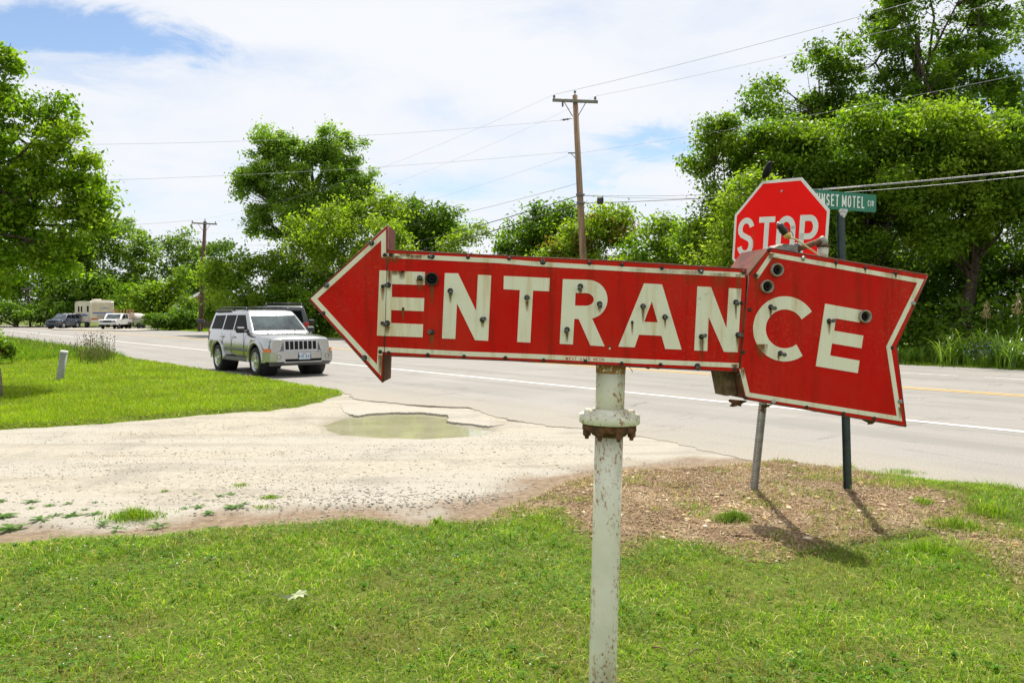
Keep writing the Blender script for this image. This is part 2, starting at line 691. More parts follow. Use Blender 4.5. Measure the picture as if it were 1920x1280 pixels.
# broken asphalt apron whose lip drops into the puddle
ap = [g2(*p) for p in ((640, 757), (668, 752), (753, 762), (842, 769), (880, 770), (913, 786), (945, 797), (915, 800), (890, 796), (857, 793), (838, 790), (842, 783), (838, 778.5), (812, 775.5), (783, 773.5), (760, 774), (738, 773.5), (712, 775), (690, 776.5), (672, 780), (655, 777), (640, 770))]
ra = random.Random(9)
fine_ap = []
for (x0, y0), (x1, y1) in zip(ap, ap[1:] + ap[:1]):
    for j in range(6):
        fine_ap.append((x0 + (x1 - x0) * j / 6 + ra.uniform(-.012, .012), y0 + (y1 - y0) * j / 6 + ra.uniform(-.03, .03)))
apron = MB().prism([[(x, y, .010) for x, y in fine_ap]], (0, 0, -.07))


def driveway_z(x, y):
    s = sdf(POLY_PUDDLE, x, y) + (vnoise(x, y, 5, 3, 2) - .5) * .10
    z = (vnoise(x, y, 1.2, 4, 5) - .5) * .03 + (vnoise(x, y, 9, 2, 9) - .5) * .012
    return z * (1 - sstep(-.5, 0, s)) - sstep(-.35, .25, s) * .06


# ------------------------------------------------------------------ puddle
def water_mat():
    t = NT('muddy_water')
    c = t.coord('Object')
    n = t.noise(c, 2.0, 4, .6)
    t.bs(color=t.mix(t.ramp(n, .3, .7), (.30, .285, .175), (.37, .345, .225)), rough=.02, spec=.5, ior=1.33)
    t.bump(t.noise(t.coord('Object', (1, 2.5, 1)), 7, 3, .5), .03, .01)
    return t.m


pud = MB()
pc = np.mean(POLY_PUDDLE, 0)
pud.prism([[(pc[0] + (x - pc[0]) * 1.1, pc[1] + (y - pc[1]) * 1.14, -.024) for x, y in POLY_PUDDLE]], (0, 0, -.002))
o = pud.build('puddle', water_mat())
tag(o, 'shallow muddy puddle at the driveway mouth', None, None, 'structure')


# ------------------------------------------------------------------ road
def road_mat():
    t = NT('pale_worn_asphalt')
    c = t.coord('Object')
    cs = t.coord('Object', (.06, 1.3, 1))
    n1, n2, n3 = t.noise(c, .35, 5, .6), t.noise(c, 45, 5, .75), t.noise(cs, 1.0, 5, .6)
    col = t.mix(t.ramp(n2, .25, .78), (.19, .176, .155), (.345, .322, .29))
    col = t.mix(t.math('MULTIPLY', t.ramp(n3, .40, .66), .6), col, (.185, .175, .16))
    col = t.mix(t.math('MULTIPLY', t.ramp(n1, .45, .75), .4), col, (.33, .312, .285))
    # worn cracks: thin places where a warped noise crosses its middle value
    k1 = t.math('ABSOLUTE', t.math('SUBTRACT', t.noise(t.coord('Object', (.5, .16, 1)), .55, 6, .62, .6), .5))
    k2 = t.math('ABSOLUTE', t.math('SUBTRACT', t.noise(t.coord('Object', (.05, .5, 1)), 1.1, 6, .6, .3), .47))
    ck = t.math('MAXIMUM', t.ramp(t.math('MULTIPLY', k1, -1.0), -.006, -.0015), t.ramp(t.math('MULTIPLY', k2, -1.0), -.005, -.0012))
    brk = t.ramp(t.noise(c, .9, 3, .5), .42, .6)
    col = t.mix(t.math('MULTIPLY', t.math('MULTIPLY', ck, brk), .5), col, (.08, .075, .07))
    sx_ = t.N('SeparateXYZ')
    t.L(t.coord('Object'), sx_.inputs[0])
    dn_ = t.math('ADD', sx_.outputs['Y'], t.math('MULTIPLY', t.noise(c, .8, 5, .6), 2.6))
    near_u = t.math('MULTIPLY', t.ramp(sx_.outputs['X'], -2, 4), t.ramp(t.math('MULTIPLY', sx_.outputs['X'], -1), -20, -13))
    dust = t.math('MULTIPLY', t.ramp(dn_, -8.4, -6.2), near_u)
    col = t.mix(t.math('MULTIPLY', dust, .8), col, t.mix(t.ramp(n2, .3, .7), (.22, .195, .15), (.36, .325, .265)))
    t.bs(color=col, rough=.85, spec=.3)
    t.bump(n2, .35, .01)
    return t.m


road = thing('road', (0, 0, 0), None, None)
tag(road, kind='structure')
road.rotation_euler = (0, 0, math.atan2(UD[1], UD[0]) - 0)
# local frame: x = u, y = -n (right-handed)
edge = [(-70, 7.3), (3.0, 7.3), (5.0, 7.45), (6.2, 7.72), (7.44, 7.8), (8.06, 7.52), (8.7, 7.5), (9.6, 7.58), (10.1, 7.78), (10.7, 7.97), (10.95, 7.74), (11.8, 7.40), (12.4, 7.3), (13.2, 7.12), (13.9, 7.45), (14.5, 7.55), (16, 7.3), (100, 7.3)]
rag, rr = [], random.Random(5)
for (u0, n0), (u1, n1) in zip(edge, edge[1:]):
    k = 1 if abs(u1 - u0) > 4 else max(2, int(abs(u1 - u0) / .09))
    for j in range(k):
        s_ = j / k
        w = .05 if k > 1 else 0
        rag.append((u0 + (u1 - u0) * s_ + rr.uniform(-w, w) * .5, n0 + (n1 - n0) * s_ + rr.uniform(-w, w)))
# beyond u = 100 the road bends to the left
bend = [(100 + 260 * math.sin(a) , 0 + 260 * (1 - math.cos(a)), a) for a in np.linspace(0, .9, 14)]


def bent(n, s):
    r = []
    for u, dn, a in bend:
        r.append((u - (n - 0) * math.sin(a) * -1 * -1, n - dn * 1.0 - n * (1 - math.cos(a))))
    return r


near_far = rag + bent(7.3, 1)
far_side = [(-70, N_FAR + .5), (100, N_FAR + .5)] + bent(N_FAR + .5, 1)[1:]
RMAT = road_mat()
tag(apron.build('asphalt_apron', gravel_mat()), kind='structure')
slab = MB().prism([[(u, -n, Z_ROAD) for u, n in near_far + far_side[::-1]]], (0, 0, -.08))
so = slab.build('road_surface', RMAT, road, local=True)


def stripe(name, n, w, z, mat, u0=-70, u1=100, gaps=None, step=1.5):
    m = MB()
    us = np.arange(u0, u1 + .01, step)
    rr = random.Random(int(n * 10))
    for a, b in zip(us, us[1:]):
        if gaps and rr.random() < gaps:
            b = a + (b - a) * rr.uniform(.3, .8)
        e = [rr.uniform(-.008, .008) for _ in range(2)]
        m.add([(a, -n - w / 2 + e[0], z), (b, -n - w / 2 + e[1], z), (b, -n + w / 2 + e[0], z), (a, -n + w / 2 + e[1], z)], [(0, 1, 2, 3)])
    if u1 >= 100:
        for (p, q2), (r, s2) in zip(bent(n - w / 2, 1), bent(n - w / 2, 1)[1:]):
            m.add([(p, -q2, z), (r, -s2, z), (r, -s2 - w, z), (p, -q2 - w, z)], [(0, 1, 2, 3)])
    return m.build(name, mat, road, local=True)


def paint_mat(name, color, wear):
    t = NT(name)
    c = t.coord('Object')
    n = t.noise(c, 9, 7, .75)
    f = t.ramp(n, wear, wear + .14)
    t.bs(color=t.mix(t.math('MULTIPLY', f, .75), color, (.33, .31, .28)), rough=.7, spec=.3)
    return t.m


stripe('edge_line', N_WHITE, .17, Z_ROAD + .005, paint_mat('white_road_paint', (.62, .61, .57), .50))
stripe('edge_line', N_FARWHITE, .13, Z_ROAD + .005, paint_mat('worn_white_road_paint', (.62, .61, .57), .46), gaps=.4)
ym = paint_mat('yellow_road_paint', (.60, .39, .09), .50)
stripe('centre_line', N_YELLOW - .13, .13, Z_ROAD + .005, ym)
stripe('centre_line', N_YELLOW + .13, .13, Z_ROAD + .005, ym)
# gravel pull-off where the camper is parked
po = MB()
lot = [g2(92, 614.5), g2(100, 619), g2(250, 621.5), g2(300, 620), g2(300, 612)]
po.prism([[(x, y, .10) for x, y in lot]], (0, 0, -.05))
tag(po.build('gravel_lot', plain('lot_gravel', (.36, .33, .27), .95, var=.2, scale=3)), kind='structure')

# ------------------------------------------------------------------ grass
GRASS = leaf_material('grass_blade', .42, .12, .5)


def blades(P, h, w, lean, cols, tipgain=1.35, seed=0, simple=False):
    """P (n,3) roots; returns verts, tris, colours"""
    r = np.random.default_rng(seed)
    n = len(P)
    a = r.random(n) * 2 * np.pi
    side = np.stack([np.cos(a), np.sin(a), np.zeros(n)], 1) * (w / 2)[:, None]
    la = r.random(n) * 2 * np.pi
    ld = np.stack([np.cos(la), np.sin(la), np.zeros(n)], 1) * (h * lean)[:, None]
    up = np.zeros((n, 3)); up[:, 2] = h
    mid = P + up * .55 + ld * .3
    tip = P + up * (1 - .35 * np.minimum(lean, 1.4))[:, None] + ld
    if simple:
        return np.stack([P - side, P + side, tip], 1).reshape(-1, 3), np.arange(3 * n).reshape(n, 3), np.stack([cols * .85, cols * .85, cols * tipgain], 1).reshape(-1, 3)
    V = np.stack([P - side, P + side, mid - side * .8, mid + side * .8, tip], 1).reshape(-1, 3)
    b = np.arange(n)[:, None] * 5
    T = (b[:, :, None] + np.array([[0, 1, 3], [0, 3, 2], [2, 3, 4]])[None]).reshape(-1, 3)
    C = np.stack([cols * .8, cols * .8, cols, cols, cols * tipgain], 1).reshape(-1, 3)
    return V, T, C


def pal(r, n, cs, ps):
    cs = np.array(cs)
    i = r.choice(len(cs), n, p=np.array(ps) / sum(ps))
    return cs[i] * r.uniform(.75, 1.25, (n, 1)) * r.uniform(.93, 1.07, (n, 3))


def scatter_A(n, y0, y1, seed, xm=.75, pad=.5):
    r = np.random.default_rng(seed)
    t = r.random(n)
    y = np.sqrt(y0 ** 2 + t * (y1 ** 2 - y0 ** 2))
    x = (r.random(n) * 2 - 1) * (xm * y + pad)
    return r, x, y


def join(parts):
    vs, fs, cs, k = [], [], [], 0
    for V, T, C in parts:
        vs.append(V); fs.append(T + k); cs.append(C); k += len(V)
    return np.concatenate(vs), np.concatenate(fs), np.concatenate(cs)


def stuff(name, parts, mat, label, cat=None):
    V, T, C = join(parts)
    o = np_mesh(name, V, T, [mat], {'col': C})
    return tag(o, label, cat, None, 'stuff')


G_GREENS = [(.145, .285, .008), (.22, .36, .012), (.33, .43, .035), (.06, .155, .008), (.64, .56, .26), (.42, .29, .12)]

r, x, y = scatter_A(285000, 2.5, 8.4, 21)
a, b, f = land_masks(x, y)
mu = sdf(POLY_MULCH, x, y) + (vnoise(x, y, 3.2, 3, 6) - .5) * .55
patch = vnoise(x, y, 1.3, 3, 12)
patch2 = vnoise(x, y, 3.5, 2, 13)
ok = (a > -.02) & (r.random(len(x)) < np.where(mu > -.05, np.where(patch2 > .58, .42, .02) + .3 * np.exp(-np.maximum(mu, 0) / .06), 1.0) * (.55 + .45 * (patch > .38)))
x, y, patch, patch2, mu = x[ok], y[ok], patch[ok], patch2[ok], mu[ok]
n = len(x)
h = r.uniform(.018, .05, n) * (.45 + 1.1 * patch2) * (1 + .9 * (r.random(n) < .06))
h = h * np.where((x > 2.2) & (y > 4.8), 1.25, 1)
cols = pal(r, n, G_GREENS, (30, 27, 16, 18, 7, 3))
cols *= (.55 + .95 * vnoise(x, y, 4.5, 3, 14))[:, None]
spot = sum(np.exp(-(((x - sx0) / .22) ** 2 + ((y - sy0) / .16) ** 2)) for sx0, sy0 in [g2(*p, z=.05) for p in ((1090, 1255), (700, 1205), (1640, 1230), (1230, 1070), (240, 1170), (1080, 1180))])
dry = (r.random(n) < spot * .6) | ((patch < .44) & (r.random(n) < .42)) | ((mu > -.22) & (r.random(n) < .4))
cols[dry] = pal(r, dry.sum(), [(.34, .29, .12), (.26, .22, .08), (.20, .21, .05)], (1, 1, 1))
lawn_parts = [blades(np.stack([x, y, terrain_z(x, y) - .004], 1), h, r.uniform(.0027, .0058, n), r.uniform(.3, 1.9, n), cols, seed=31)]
# dead thatch lying flat and broad-leaved weeds mixed into the turf
r, x, y = scatter_A(26000, 2.6, 7.6, 71)
a, b, f = land_masks(x, y)
ok = (a > .05) & (sdf(POLY_MULCH, x, y) < .1) & (vnoise(x, y, 2.2, 3, 72) > .42)
x, y = x[ok], y[ok]
n = len(x)
lawn_parts.append(blades(np.stack([x, y, terrain_z(x, y) + r.uniform(.004, .022, n)], 1), r.uniform(.012, .022, n), r.uniform(.0018, .0034, n), r.uniform(1.2, 3.2, n), pal(r, n, [(.56, .47, .24), (.40, .30, .14), (.50, .45, .20)], (2, 1, 1)), 1.05, 73, True))
r, x, y = scatter_A(420, 2.8, 6.6, 74)
a, b, f = land_masks(x, y)
ok = (a > .08) & (sdf(POLY_MULCH, x, y) < -.2)
x, y = np.repeat(x[ok], 8), np.repeat(y[ok], 8)
n = len(x)
sz = np.repeat(r.uniform(.5, 1.2, n // 8), 8)
lawn_parts.append(blades(np.stack([x, y, terrain_z(x, y) + .012], 1), r.uniform(.02, .034, n) * sz, r.uniform(.010, .018, n) * sz, r.uniform(1.0, 2.2, n), pal(r, n, [(.07, .19, .012), (.12, .25, .02)], (1, 1)), 1.15, 75))
stuff('lawn_grass', lawn_parts, GRASS, 'short mown green grass on the near lawn')

# clover leaves and their pale flower heads in the near lawn
r, x, y = scatter_A(30000, 2.6, 6.6, 22)
a, b, f = land_masks(x, y)
ok = (a > .05) & (sdf(POLY_MULCH, x, y) < -.15) & (vnoise(x, y, 1.1, 2, 15) > .47)
x, y = x[ok], y[ok]
n = len(x)
z = terrain_z(x, y) + r.uniform(.012, .04, n)
s_ = r.uniform(.005, .011, n)
V, T, C = [], [], []
c3 = pal(r, n, [(.06, .18, .012), (.10, .23, .018), (.15, .27, .03)], (1, 1, 1))
base_a = r.random(n) * 6.28
for k in range(3):
    aa = base_a + k * 2.094
    d = np.stack([np.cos(aa), np.sin(aa), r.uniform(-.3, .4, n)], 1)
    sd = np.stack([-np.sin(aa), np.cos(aa), r.uniform(-.3, .3, n)], 1)
    P = np.stack([x, y, z], 1)
    V.append(np.stack([P, P + (d * .8 + sd * .55) * s_[:, None], P + d * 1.5 * s_[:, None], P + (d * .8 - sd * .55) * s_[:, None]], 1).reshape(-1, 3))
    i = np.arange(n)[:, None, None] * 4 + k * n * 4
    T.append((i + np.array([[0, 1, 2], [0, 2, 3]])[None]).reshape(-1, 3))
    C.append(np.repeat(c3, 4, 0))
stuff('clover', [(np.concatenate(V), np.concatenate(T), np.concatenate(C))], GRASS, 'small clover leaves spread through the near lawn')


def blobs(P, s, cols, seed=0, squash=.8):
    r = np.random.default_rng(seed)
    o8 = np.array([(1, 0, 0), (-1, 0, 0), (0, 1, 0), (0, -1, 0), (0, 0, 1), (0, 0, -1)], float)
    tri = np.array([(0, 2, 4), (2, 1, 4), (1, 3, 4), (3, 0, 4), (2, 0, 5), (1, 2, 5), (3, 1, 5), (0, 3, 5)])
    n = len(P)
    a = r.random(n) * 6.28
    ca, sa = np.cos(a), np.sin(a)
    sc = s[:, None] * r.uniform(.6, 1.3, (n, 3))
    sc[:, 2] *= squash
    v = o8[None] * sc[:, None, :] * r.uniform(.75, 1.2, (n, 6, 1))
    vx = v[:, :, 0] * ca[:, None] - v[:, :, 1] * sa[:, None]
    vy = v[:, :, 0] * sa[:, None] + v[:, :, 1] * ca[:, None]
    V = np.stack([vx, vy, v[:, :, 2]], -1) + P[:, None, :]
    T = (np.arange(n)[:, None, None] * 6 + tri[None]).reshape(-1, 3)
    return V.reshape(-1, 3), T, np.repeat(cols, 6, 0)


r, x, y = scatter_A(900, 3.0, 6.3, 23)
a, b, f = land_masks(x, y)
ok = (a > .05) & (sdf(POLY_MULCH, x, y) < -.2) & ((vnoise(x, y, 1.1, 2, 15) > .5) | (r.random(len(x)) < .15)) & ((x < 0) | (r.random(len(x)) < .35))
x, y = x[ok], y[ok]
n = len(x)
ATTR_MATTE = NT('attribute_matte')
ATTR_MATTE.bs(color=ATTR_MATTE.attr('col'), rough=.9, spec=.2)
ATTR_MATTE = ATTR_MATTE.m
stuff('clover_flowers', [blobs(np.stack([x, y, terrain_z(x, y) + .045], 1), r.uniform(.004, .008, n), pal(r, n, [(.62, .56, .48), (.55, .40, .32), (.66, .64, .55)], (3, 1, 2)), 3)], ATTR_MATTE,
      'scattered pale clover flower heads in the near lawn')

# loose stones on the driveway
r, x, y = scatter_A(48000, 4.2, 13.5, 24, .72)
a, b, f = land_masks(x, y)
sp = sdf(POLY_PUDDLE, x, y)
nn = x * ND[0] + y * ND[1]
pw = sstep(.5, .72, vnoise(x * .4, y * 1.5, 1.3, 3, 17)) * .9 + .18
ok = (a < -.1) & (b < -.05) & (sp < -.15) & (nn < N_NEAR - .25) & (r.random(len(x)) < pw * np.clip(1.2 - (y - 5) / 10, .25, 1))
x, y = x[ok], y[ok]
n = len(x)
bx_ = np.concatenate([-1.1 + .9 * r.normal(size=900), r.uniform(-5, 1.5, 700)])
by_ = np.concatenate([6.75 + .22 * r.normal(size=900), r.uniform(5.8, 9.5, 700)])
aa_, bb_, ff_ = land_masks(bx_, by_)
ok_ = (aa_ < -.2) & (bb_ < -.1) & (sdf(POLY_PUDDLE, bx_, by_) < -.2)
bx_, by_ = bx_[ok_], by_[ok_]
big = blobs(np.stack([bx_, by_, driveway_z(bx_, by_) + .002], 1), r.uniform(.007, .018, len(bx_)), pal(r, len(bx_), [(.42, .39, .33), (.36, .32, .25), (.48, .45, .39)], (2, 1, 1)), 41, .45)
stuff('loose_gravel', [big, blobs(np.stack([x, y, driveway_z(x, y) + .002], 1), r.uniform(.003, .0105, n), pal(r, n, [(.38, .35, .285), (.44, .41, .35), (.33, .29, .225), (.27, .245, .205)], (4, 3, 2, .6)), 4, .42)], ATTR_MATTE,
      'loose pale limestone chips lying on the driveway')

# mulch, dry straw and chips round the sign posts
r, x, y = scatter_A(120000, 4.3, 8.6, 25)
a, b, f = land_masks(x, y)
mu = sdf(POLY_MULCH, x, y) + (vnoise(x, y, 3, 3, 6) - .5) * .3
ok = (a > -.06) & (mu > -.12) & (x > -.6)
x, y = x[ok], y[ok]
n = len(x)
P = np.stack([x, y, terrain_z(x, y) + .001], 1)
cols = pal(r, n, [(.46, .33, .17), (.32, .205, .10), (.58, .46, .28), (.15, .09, .048), (.66, .56, .39)], (4, 4, 3, 2, 2))
cols = cols * (.40 + 1.0 * vnoise(x, y, 2.6, 3, 20))[:, None]
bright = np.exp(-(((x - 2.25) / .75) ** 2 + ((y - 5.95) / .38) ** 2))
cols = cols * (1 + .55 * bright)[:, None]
k = int(n * .62)
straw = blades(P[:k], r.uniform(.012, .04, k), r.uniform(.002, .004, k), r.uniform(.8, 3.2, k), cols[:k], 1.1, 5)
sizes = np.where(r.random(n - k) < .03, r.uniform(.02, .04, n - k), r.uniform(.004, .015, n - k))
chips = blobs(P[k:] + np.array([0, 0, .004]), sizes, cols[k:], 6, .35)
# standing dry grass along the upper rim of the bank and in loose mats
dg = (r.random(k) < .5) & ((vnoise(x[:k], y[:k], 2.0, 3, 76) > .52) | (y[:k] > 6.9))
nd = int(dg.sum())
drygrass = blades(P[:k][dg], r.uniform(.025, .06, nd), r.uniform(.002, .004, nd), r.uniform(.4, 1.8, nd), pal(r, nd, [(.56, .44, .25), (.44, .31, .16), (.36, .30, .13)], (2, 2, 1)), 1.1, 77)
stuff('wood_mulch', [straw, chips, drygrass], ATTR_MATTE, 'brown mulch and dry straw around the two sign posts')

# far lawn beyond the driveway
r = np.random.default_rng(26)
N = 330000
t = r.random(N)
y = 10.0 * (52 / 10.0) ** (t ** 1.15)
x = -(r.random(N) * (.76 * y + 1.5 - 2.2) + 2.2)
a, b, f = land_masks(x, y)
ok = (b > -.03)
x, y, b = x[ok], y[ok], b[ok]
n = len(x)
nn = x * ND[0] + y * ND[1]
weedy = sstep(22.5, 25.5, y + (vnoise(x, y, .5, 2, 18) - .5) * 4) * sstep(-15.2, -16.6, x + (y - 27) * -.55)
h = r.uniform(.03, .075, n) * (1 + .5 * vnoise(x, y, .7, 2, 19)) + weedy * r.uniform(.05, .34, n)
w = np.maximum(.005, y * .00075) * r.uniform(.7, 1.4, n)
cols = pal(r, n, [(.18, .285, .006), (.25, .35, .010), (.33, .40, .025), (.10, .20, .006), (.50, .43, .14)], (30, 30, 14, 10, 5))
cols *= (.7 + .6 * vnoise(x, y, 1.2, 3, 14))[:, None]
wd = (weedy > .4) & (r.random(n) < .7)
cols[wd] = pal(r, wd.sum(), [(.07, .16, .008), (.11, .21, .012), (.15, .23, .025)], (2, 2, 1))
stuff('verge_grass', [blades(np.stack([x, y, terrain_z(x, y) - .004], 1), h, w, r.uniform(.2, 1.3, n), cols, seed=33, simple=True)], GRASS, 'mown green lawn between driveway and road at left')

# grass on the far verge and under the trees
r = np.random.default_rng(27)
N = 90000
u = 130 * r.random(N) ** 1.3 - 28
n_ = N_FAR + .05 + 7 * r.random(N) ** 1.5
P = np.outer(n_, ND) + np.outer(u, UD)
x, y = P[:, 0], P[:, 1]
ok = (y > 15) & (np.abs(x) < .8 * y + 3) & ~((y > 60) & (np.abs(x / y - (175 - 960) / F_PX) < .055))
x, y, n_ = x[ok], y[ok], n_[ok]
n = len(x)
d_ = n_ - N_FAR
h = r.uniform(.10, .32, n) * (1 + .5 * sstep(.5, 2.5, d_)) * np.where(y > 55, .55, np.where(y < 30, .5, 1))
cols = pal(r, n, [(.10, .20, .008), (.16, .26, .012), (.23, .31, .025), (.06, .13, .008)], (2, 3, 2, 1))
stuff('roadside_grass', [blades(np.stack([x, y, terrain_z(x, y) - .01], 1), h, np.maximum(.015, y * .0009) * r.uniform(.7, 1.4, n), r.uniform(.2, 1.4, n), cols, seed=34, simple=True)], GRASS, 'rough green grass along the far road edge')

# ------------------------------------------------------------------ ENTRANCE sign
SIGN_Y = 3.1


def pm(px, py, d=0.0):            # main cabinet and arrow head plane, d metres towards the viewer
    p = on_plane(px, py, SIGN_Y)
    return p + Vector((0, -d, 0))


T_N = Vector((.196, -.981, 0))     # tail plate normal, towards the viewer


def pt(px, py, d=0.0):
    return on_plane(px, py, SIGN_Y, .2, .95) + T_N * d


C1 = lambda x, y: (560 + x / 3.2, 400 + y / 3.2)
C2 = lambda x, y: (1000 + x / 4.5714, 420 + y / 4.5714)
C3 = lambda x, y: (1340 + x / 4.5714, 300 + y / 4.5714)
C4 = lambda x, y: (1340 + x / 4.5714, 540 + y / 4.5714)


def enamel(name, color, stain, fade, speck):
    t = NT(name)
    c = t.coord('Object')
    v = t.coord('Object', (14, 14, 1.1))
    n1, n2, n3, n4 = t.noise(c, 3.2, 6, .62), t.noise(c, 70, 5, .75), t.noise(v, 1.4, 6, .65), t.noise(c, 9, 6, .7)
    col = t.mix(t.ramp(n1, .3, .75), color, fade)
    col = t.mix(t.math('MULTIPLY', t.ramp(n3, .47, .72), .7), col, stain)
    n5 = t.noise(c, 1.7, 5, .6)
    sp = t.math('MULTIPLY', t.ramp(n2, .50, .66), t.ramp(n5, .46, .66))
    col = t.mix(t.math('MULTIPLY', sp, .24), col, speck)
    grime = t.math('MULTIPLY', t.ramp(t.noise(c, 26, 5, .7), .55, .75), t.ramp(n1, .5, .7))
    col = t.mix(t.math('MULTIPLY', grime, .5), col, (.12, .05, .025))
    chip = t.math('MULTIPLY', t.ramp(n4, .73, .745), 1.0)
    col = t.mix(chip, col, (.10, .045, .025))
    t.bs(color=col, rough=t.mix(t.ramp(n1, .2, .8), (.40,) * 3, (.60,) * 3), spec=.10)
    t.bump(n1, .05, .01)
    return t.m


RED = enamel('red_enamel', (.59, .004, .0015), (.28, .014, .004), (.54, .024, .010), (.60, .14, .08))
CREAM = enamel('cream_enamel', (.83, .81, .64), (.60, .43, .20), (.77, .76, .61), (.62, .48, .27))
CAB = plain('rusty_cabinet', (.17, .035, .022), .75, var=.35, scale=14, second=(.13, .062, .03), lo=.42, hi=.62, bump=.3)
RUST = plain('bare_rust', (.15, .065, .028), .9, var=.4, scale=40, second=(.05, .03, .02), lo=.5, hi=.7, bump=.5)
DARK = plain('blackened_steel', (.035, .03, .026), .6, var=.35, scale=60, spec=.4)
STEEL = plain('zinc_steel', (.42, .42, .42), .38, .8, var=.2, scale=50)
GLASSY = plain('old_glass_tube', (.10, .10, .09), .12, var=.3, scale=80, spec=.8)


def pole_mat(name, a, b):
    t = NT(name)
    c = t.coord('Object')
    n1, n2, n3 = t.noise(c, 5, 5, .6), t.noise(t.coord('Object', (70, 70, 42)), 1, 6, .72), t.noise(t.coord('Object', (9, 9, 2.2)), 1, 5, .6)
    col = t.mix(t.ramp(n1, .3, .7), (.70, .69, .54), (.84, .82, .67))
    col = t.mix(t.math('MULTIPLY', t.ramp(n3, .48, .7), .6), col, (.44, .36, .2))
    rf = t.math('MULTIPLY', t.ramp(n2, a, a + .05), t.ramp(n3, b, b + .14))
    col = t.mix(rf, col, t.mix(t.ramp(n2, .6, .8), (.38, .17, .05), (.14, .06, .025)))
    t.bs(color=col, rough=t.mix(rf, (.5,) * 3, (.9,) * 3), spec=.4)
    t.bump(t.math('SUBTRACT', t.math('MULTIPLY', n1, .3), rf), .4, .004)
    return t.m


POLE = pole_mat('chipped_white_pipe_paint', .54, .42)
FLANGE = pole_mat('rust_spotted_flange_paint', .545, .36)
p_low, p_mid = on_plane(1129.5, 1280, 3.2), on_plane(1141.5, 830, 3.2)
axis = (p_mid - p_low).normalized()
p_base = p_low - axis * ((p_low.z - 0.0) / axis.z)
sign = thing('entrance_sign', p_base, 'rusty red ENTRANCE arrow sign on a white flanged pipe in the lawn', 'sign')


def at_px_y(py):
    """point of the pipe axis at a photo row"""
    r = ray(1141, py)
    z = EYE + r.z * 3.2 / r.y
    return p_base + axis * ((z - p_base.z) / axis.z)


R_P = .0583
lower = MB()
lower.tube([p_base - axis * .15, at_px_y(1200), at_px_y(1000), at_px_y(803)], R_P, 32)
lower.build('lower_pipe', POLE, sign)
fl = at_px_y(790)
UPF = MB().lathe(at_px_y(792.5), axis, [(0, R_P), (0, .121), (.003, .1255), (.034, .1255), (.037, .123), (.039, .084), (.042, .080), (.056, .075), (.060, .066), (.060, R_P)], 40)
upf = UPF.build('upper_flange', FLANGE, sign)
LOF = MB().lathe(at_px_y(792.5), -axis, [(.002, R_P), (.002, .108), (.006, .111), (.028, .112), (.032, .107), (.034, .082), (.05, .07), (.055, R_P)], 40)
lof = LOF.build('lower_flange', RUST, sign)
up_ = axis
a1 = up_.cross(Vector((0, 1, 0))).normalized()
a2 = up_.cross(a1)
for k in range(8):
    w = 2 * math.pi * (k + .35) / 8
    c = at_px_y(792.5) + (a1 * math.cos(w) + a2 * math.sin(w)) * .0985
    MB().lathe(c + up_ * .036, up_, [(0, .014), (.004, .0145), (.015, .0135), (.017, 0.0)], 6, smooth=False).build('bolt', POLE, upf)
    MB().lathe(c - up_ * .029, -up_, [(0, .0165), (.004, .017), (.02, .016), (.024, .009), (.034, .008), (.034, 0)], 6, smooth=False).build('nut', RUST, lof)
upper = MB().tube([at_px_y(792.5) + axis * .056, at_px_y(740), at_px_y(684)], R_P + .0015, 32)
upipe = upper.build('upper_pipe', POLE, sign)
MB().lathe(at_px_y(699), axis, [(0, R_P + .002), (.004, R_P + .003), (.03, R_P + .0035), (.04, R_P + .002)], 32).build('rusted_collar', pole_mat('heavily_rusted_paint', .42, .25), upipe)

# cabinets: outlines traced on the plate, real depth behind
HEAD = [(727.2, 422.5), (579.4, 561), (717.8, 716.3)]
MAIN = [(726.4, 469), (900, 478), (1150, 489.5), (1400.3, 505), (1389, 696.5), (1200, 687.5), (950, 675), (719.6, 666)]
TAIL = [(1442, 465), (1740, 516), (1681, 650), (1699, 799), (1396, 747), (1387, 697), (1405, 515.5)]
DEPTH = .205


def cabinet(name, outline, P, back):
    m = MB()
    m.prism([[P(x, y, -.004) for x, y in outline]], back)
    return m.build(name, CAB, sign)


def face(outline, P, parent, name='face_plate'):
    m = MB()
    m.prism([[P(x, y, 0) for x, y in outline]], (P(900, 600, -.0035) - P(900, 600, 0)))
    return m.build(name, RED, parent)


def inset(o, k):
    cx, cy = sum(p[0] for p in o) / len(o), sum(p[1] for p in o) / len(o)
    return [(cx + (x - cx) * k, cy + (y - cy) * k) for x, y in o]


head = cabinet('arrow_head', HEAD, pm, (0, DEPTH, 0))
main = cabinet('arrow_shaft', MAIN, pm, (0, DEPTH - .012, 0))
tail = cabinet('arrow_tail', TAIL, pt, T_N * -(DEPTH + .02))
face(HEAD, pm, head)
face([(x + (.9 if x < 760 else 0), y) for x, y in MAIN], pm, main)
face(TAIL, pt, tail)
# folded metal lip round each plate
def lip(outline, P, parent, idx, r=.0042):
    m = MB()
    n = len(outline)
    for i in idx:
        m.tube([P(*outline[i], -.003), P(*outline[(i + 1) % n], -.003)], r, 6)
    m.build('folded_lip', CAB, parent)
lip(HEAD, pm, head, (0, 1, 2))
lip(MAIN, pm, main, (0, 1, 2))
lip(MAIN, pm, main, (4, 5, 6))
lip(TAIL, pt, tail, range(7))


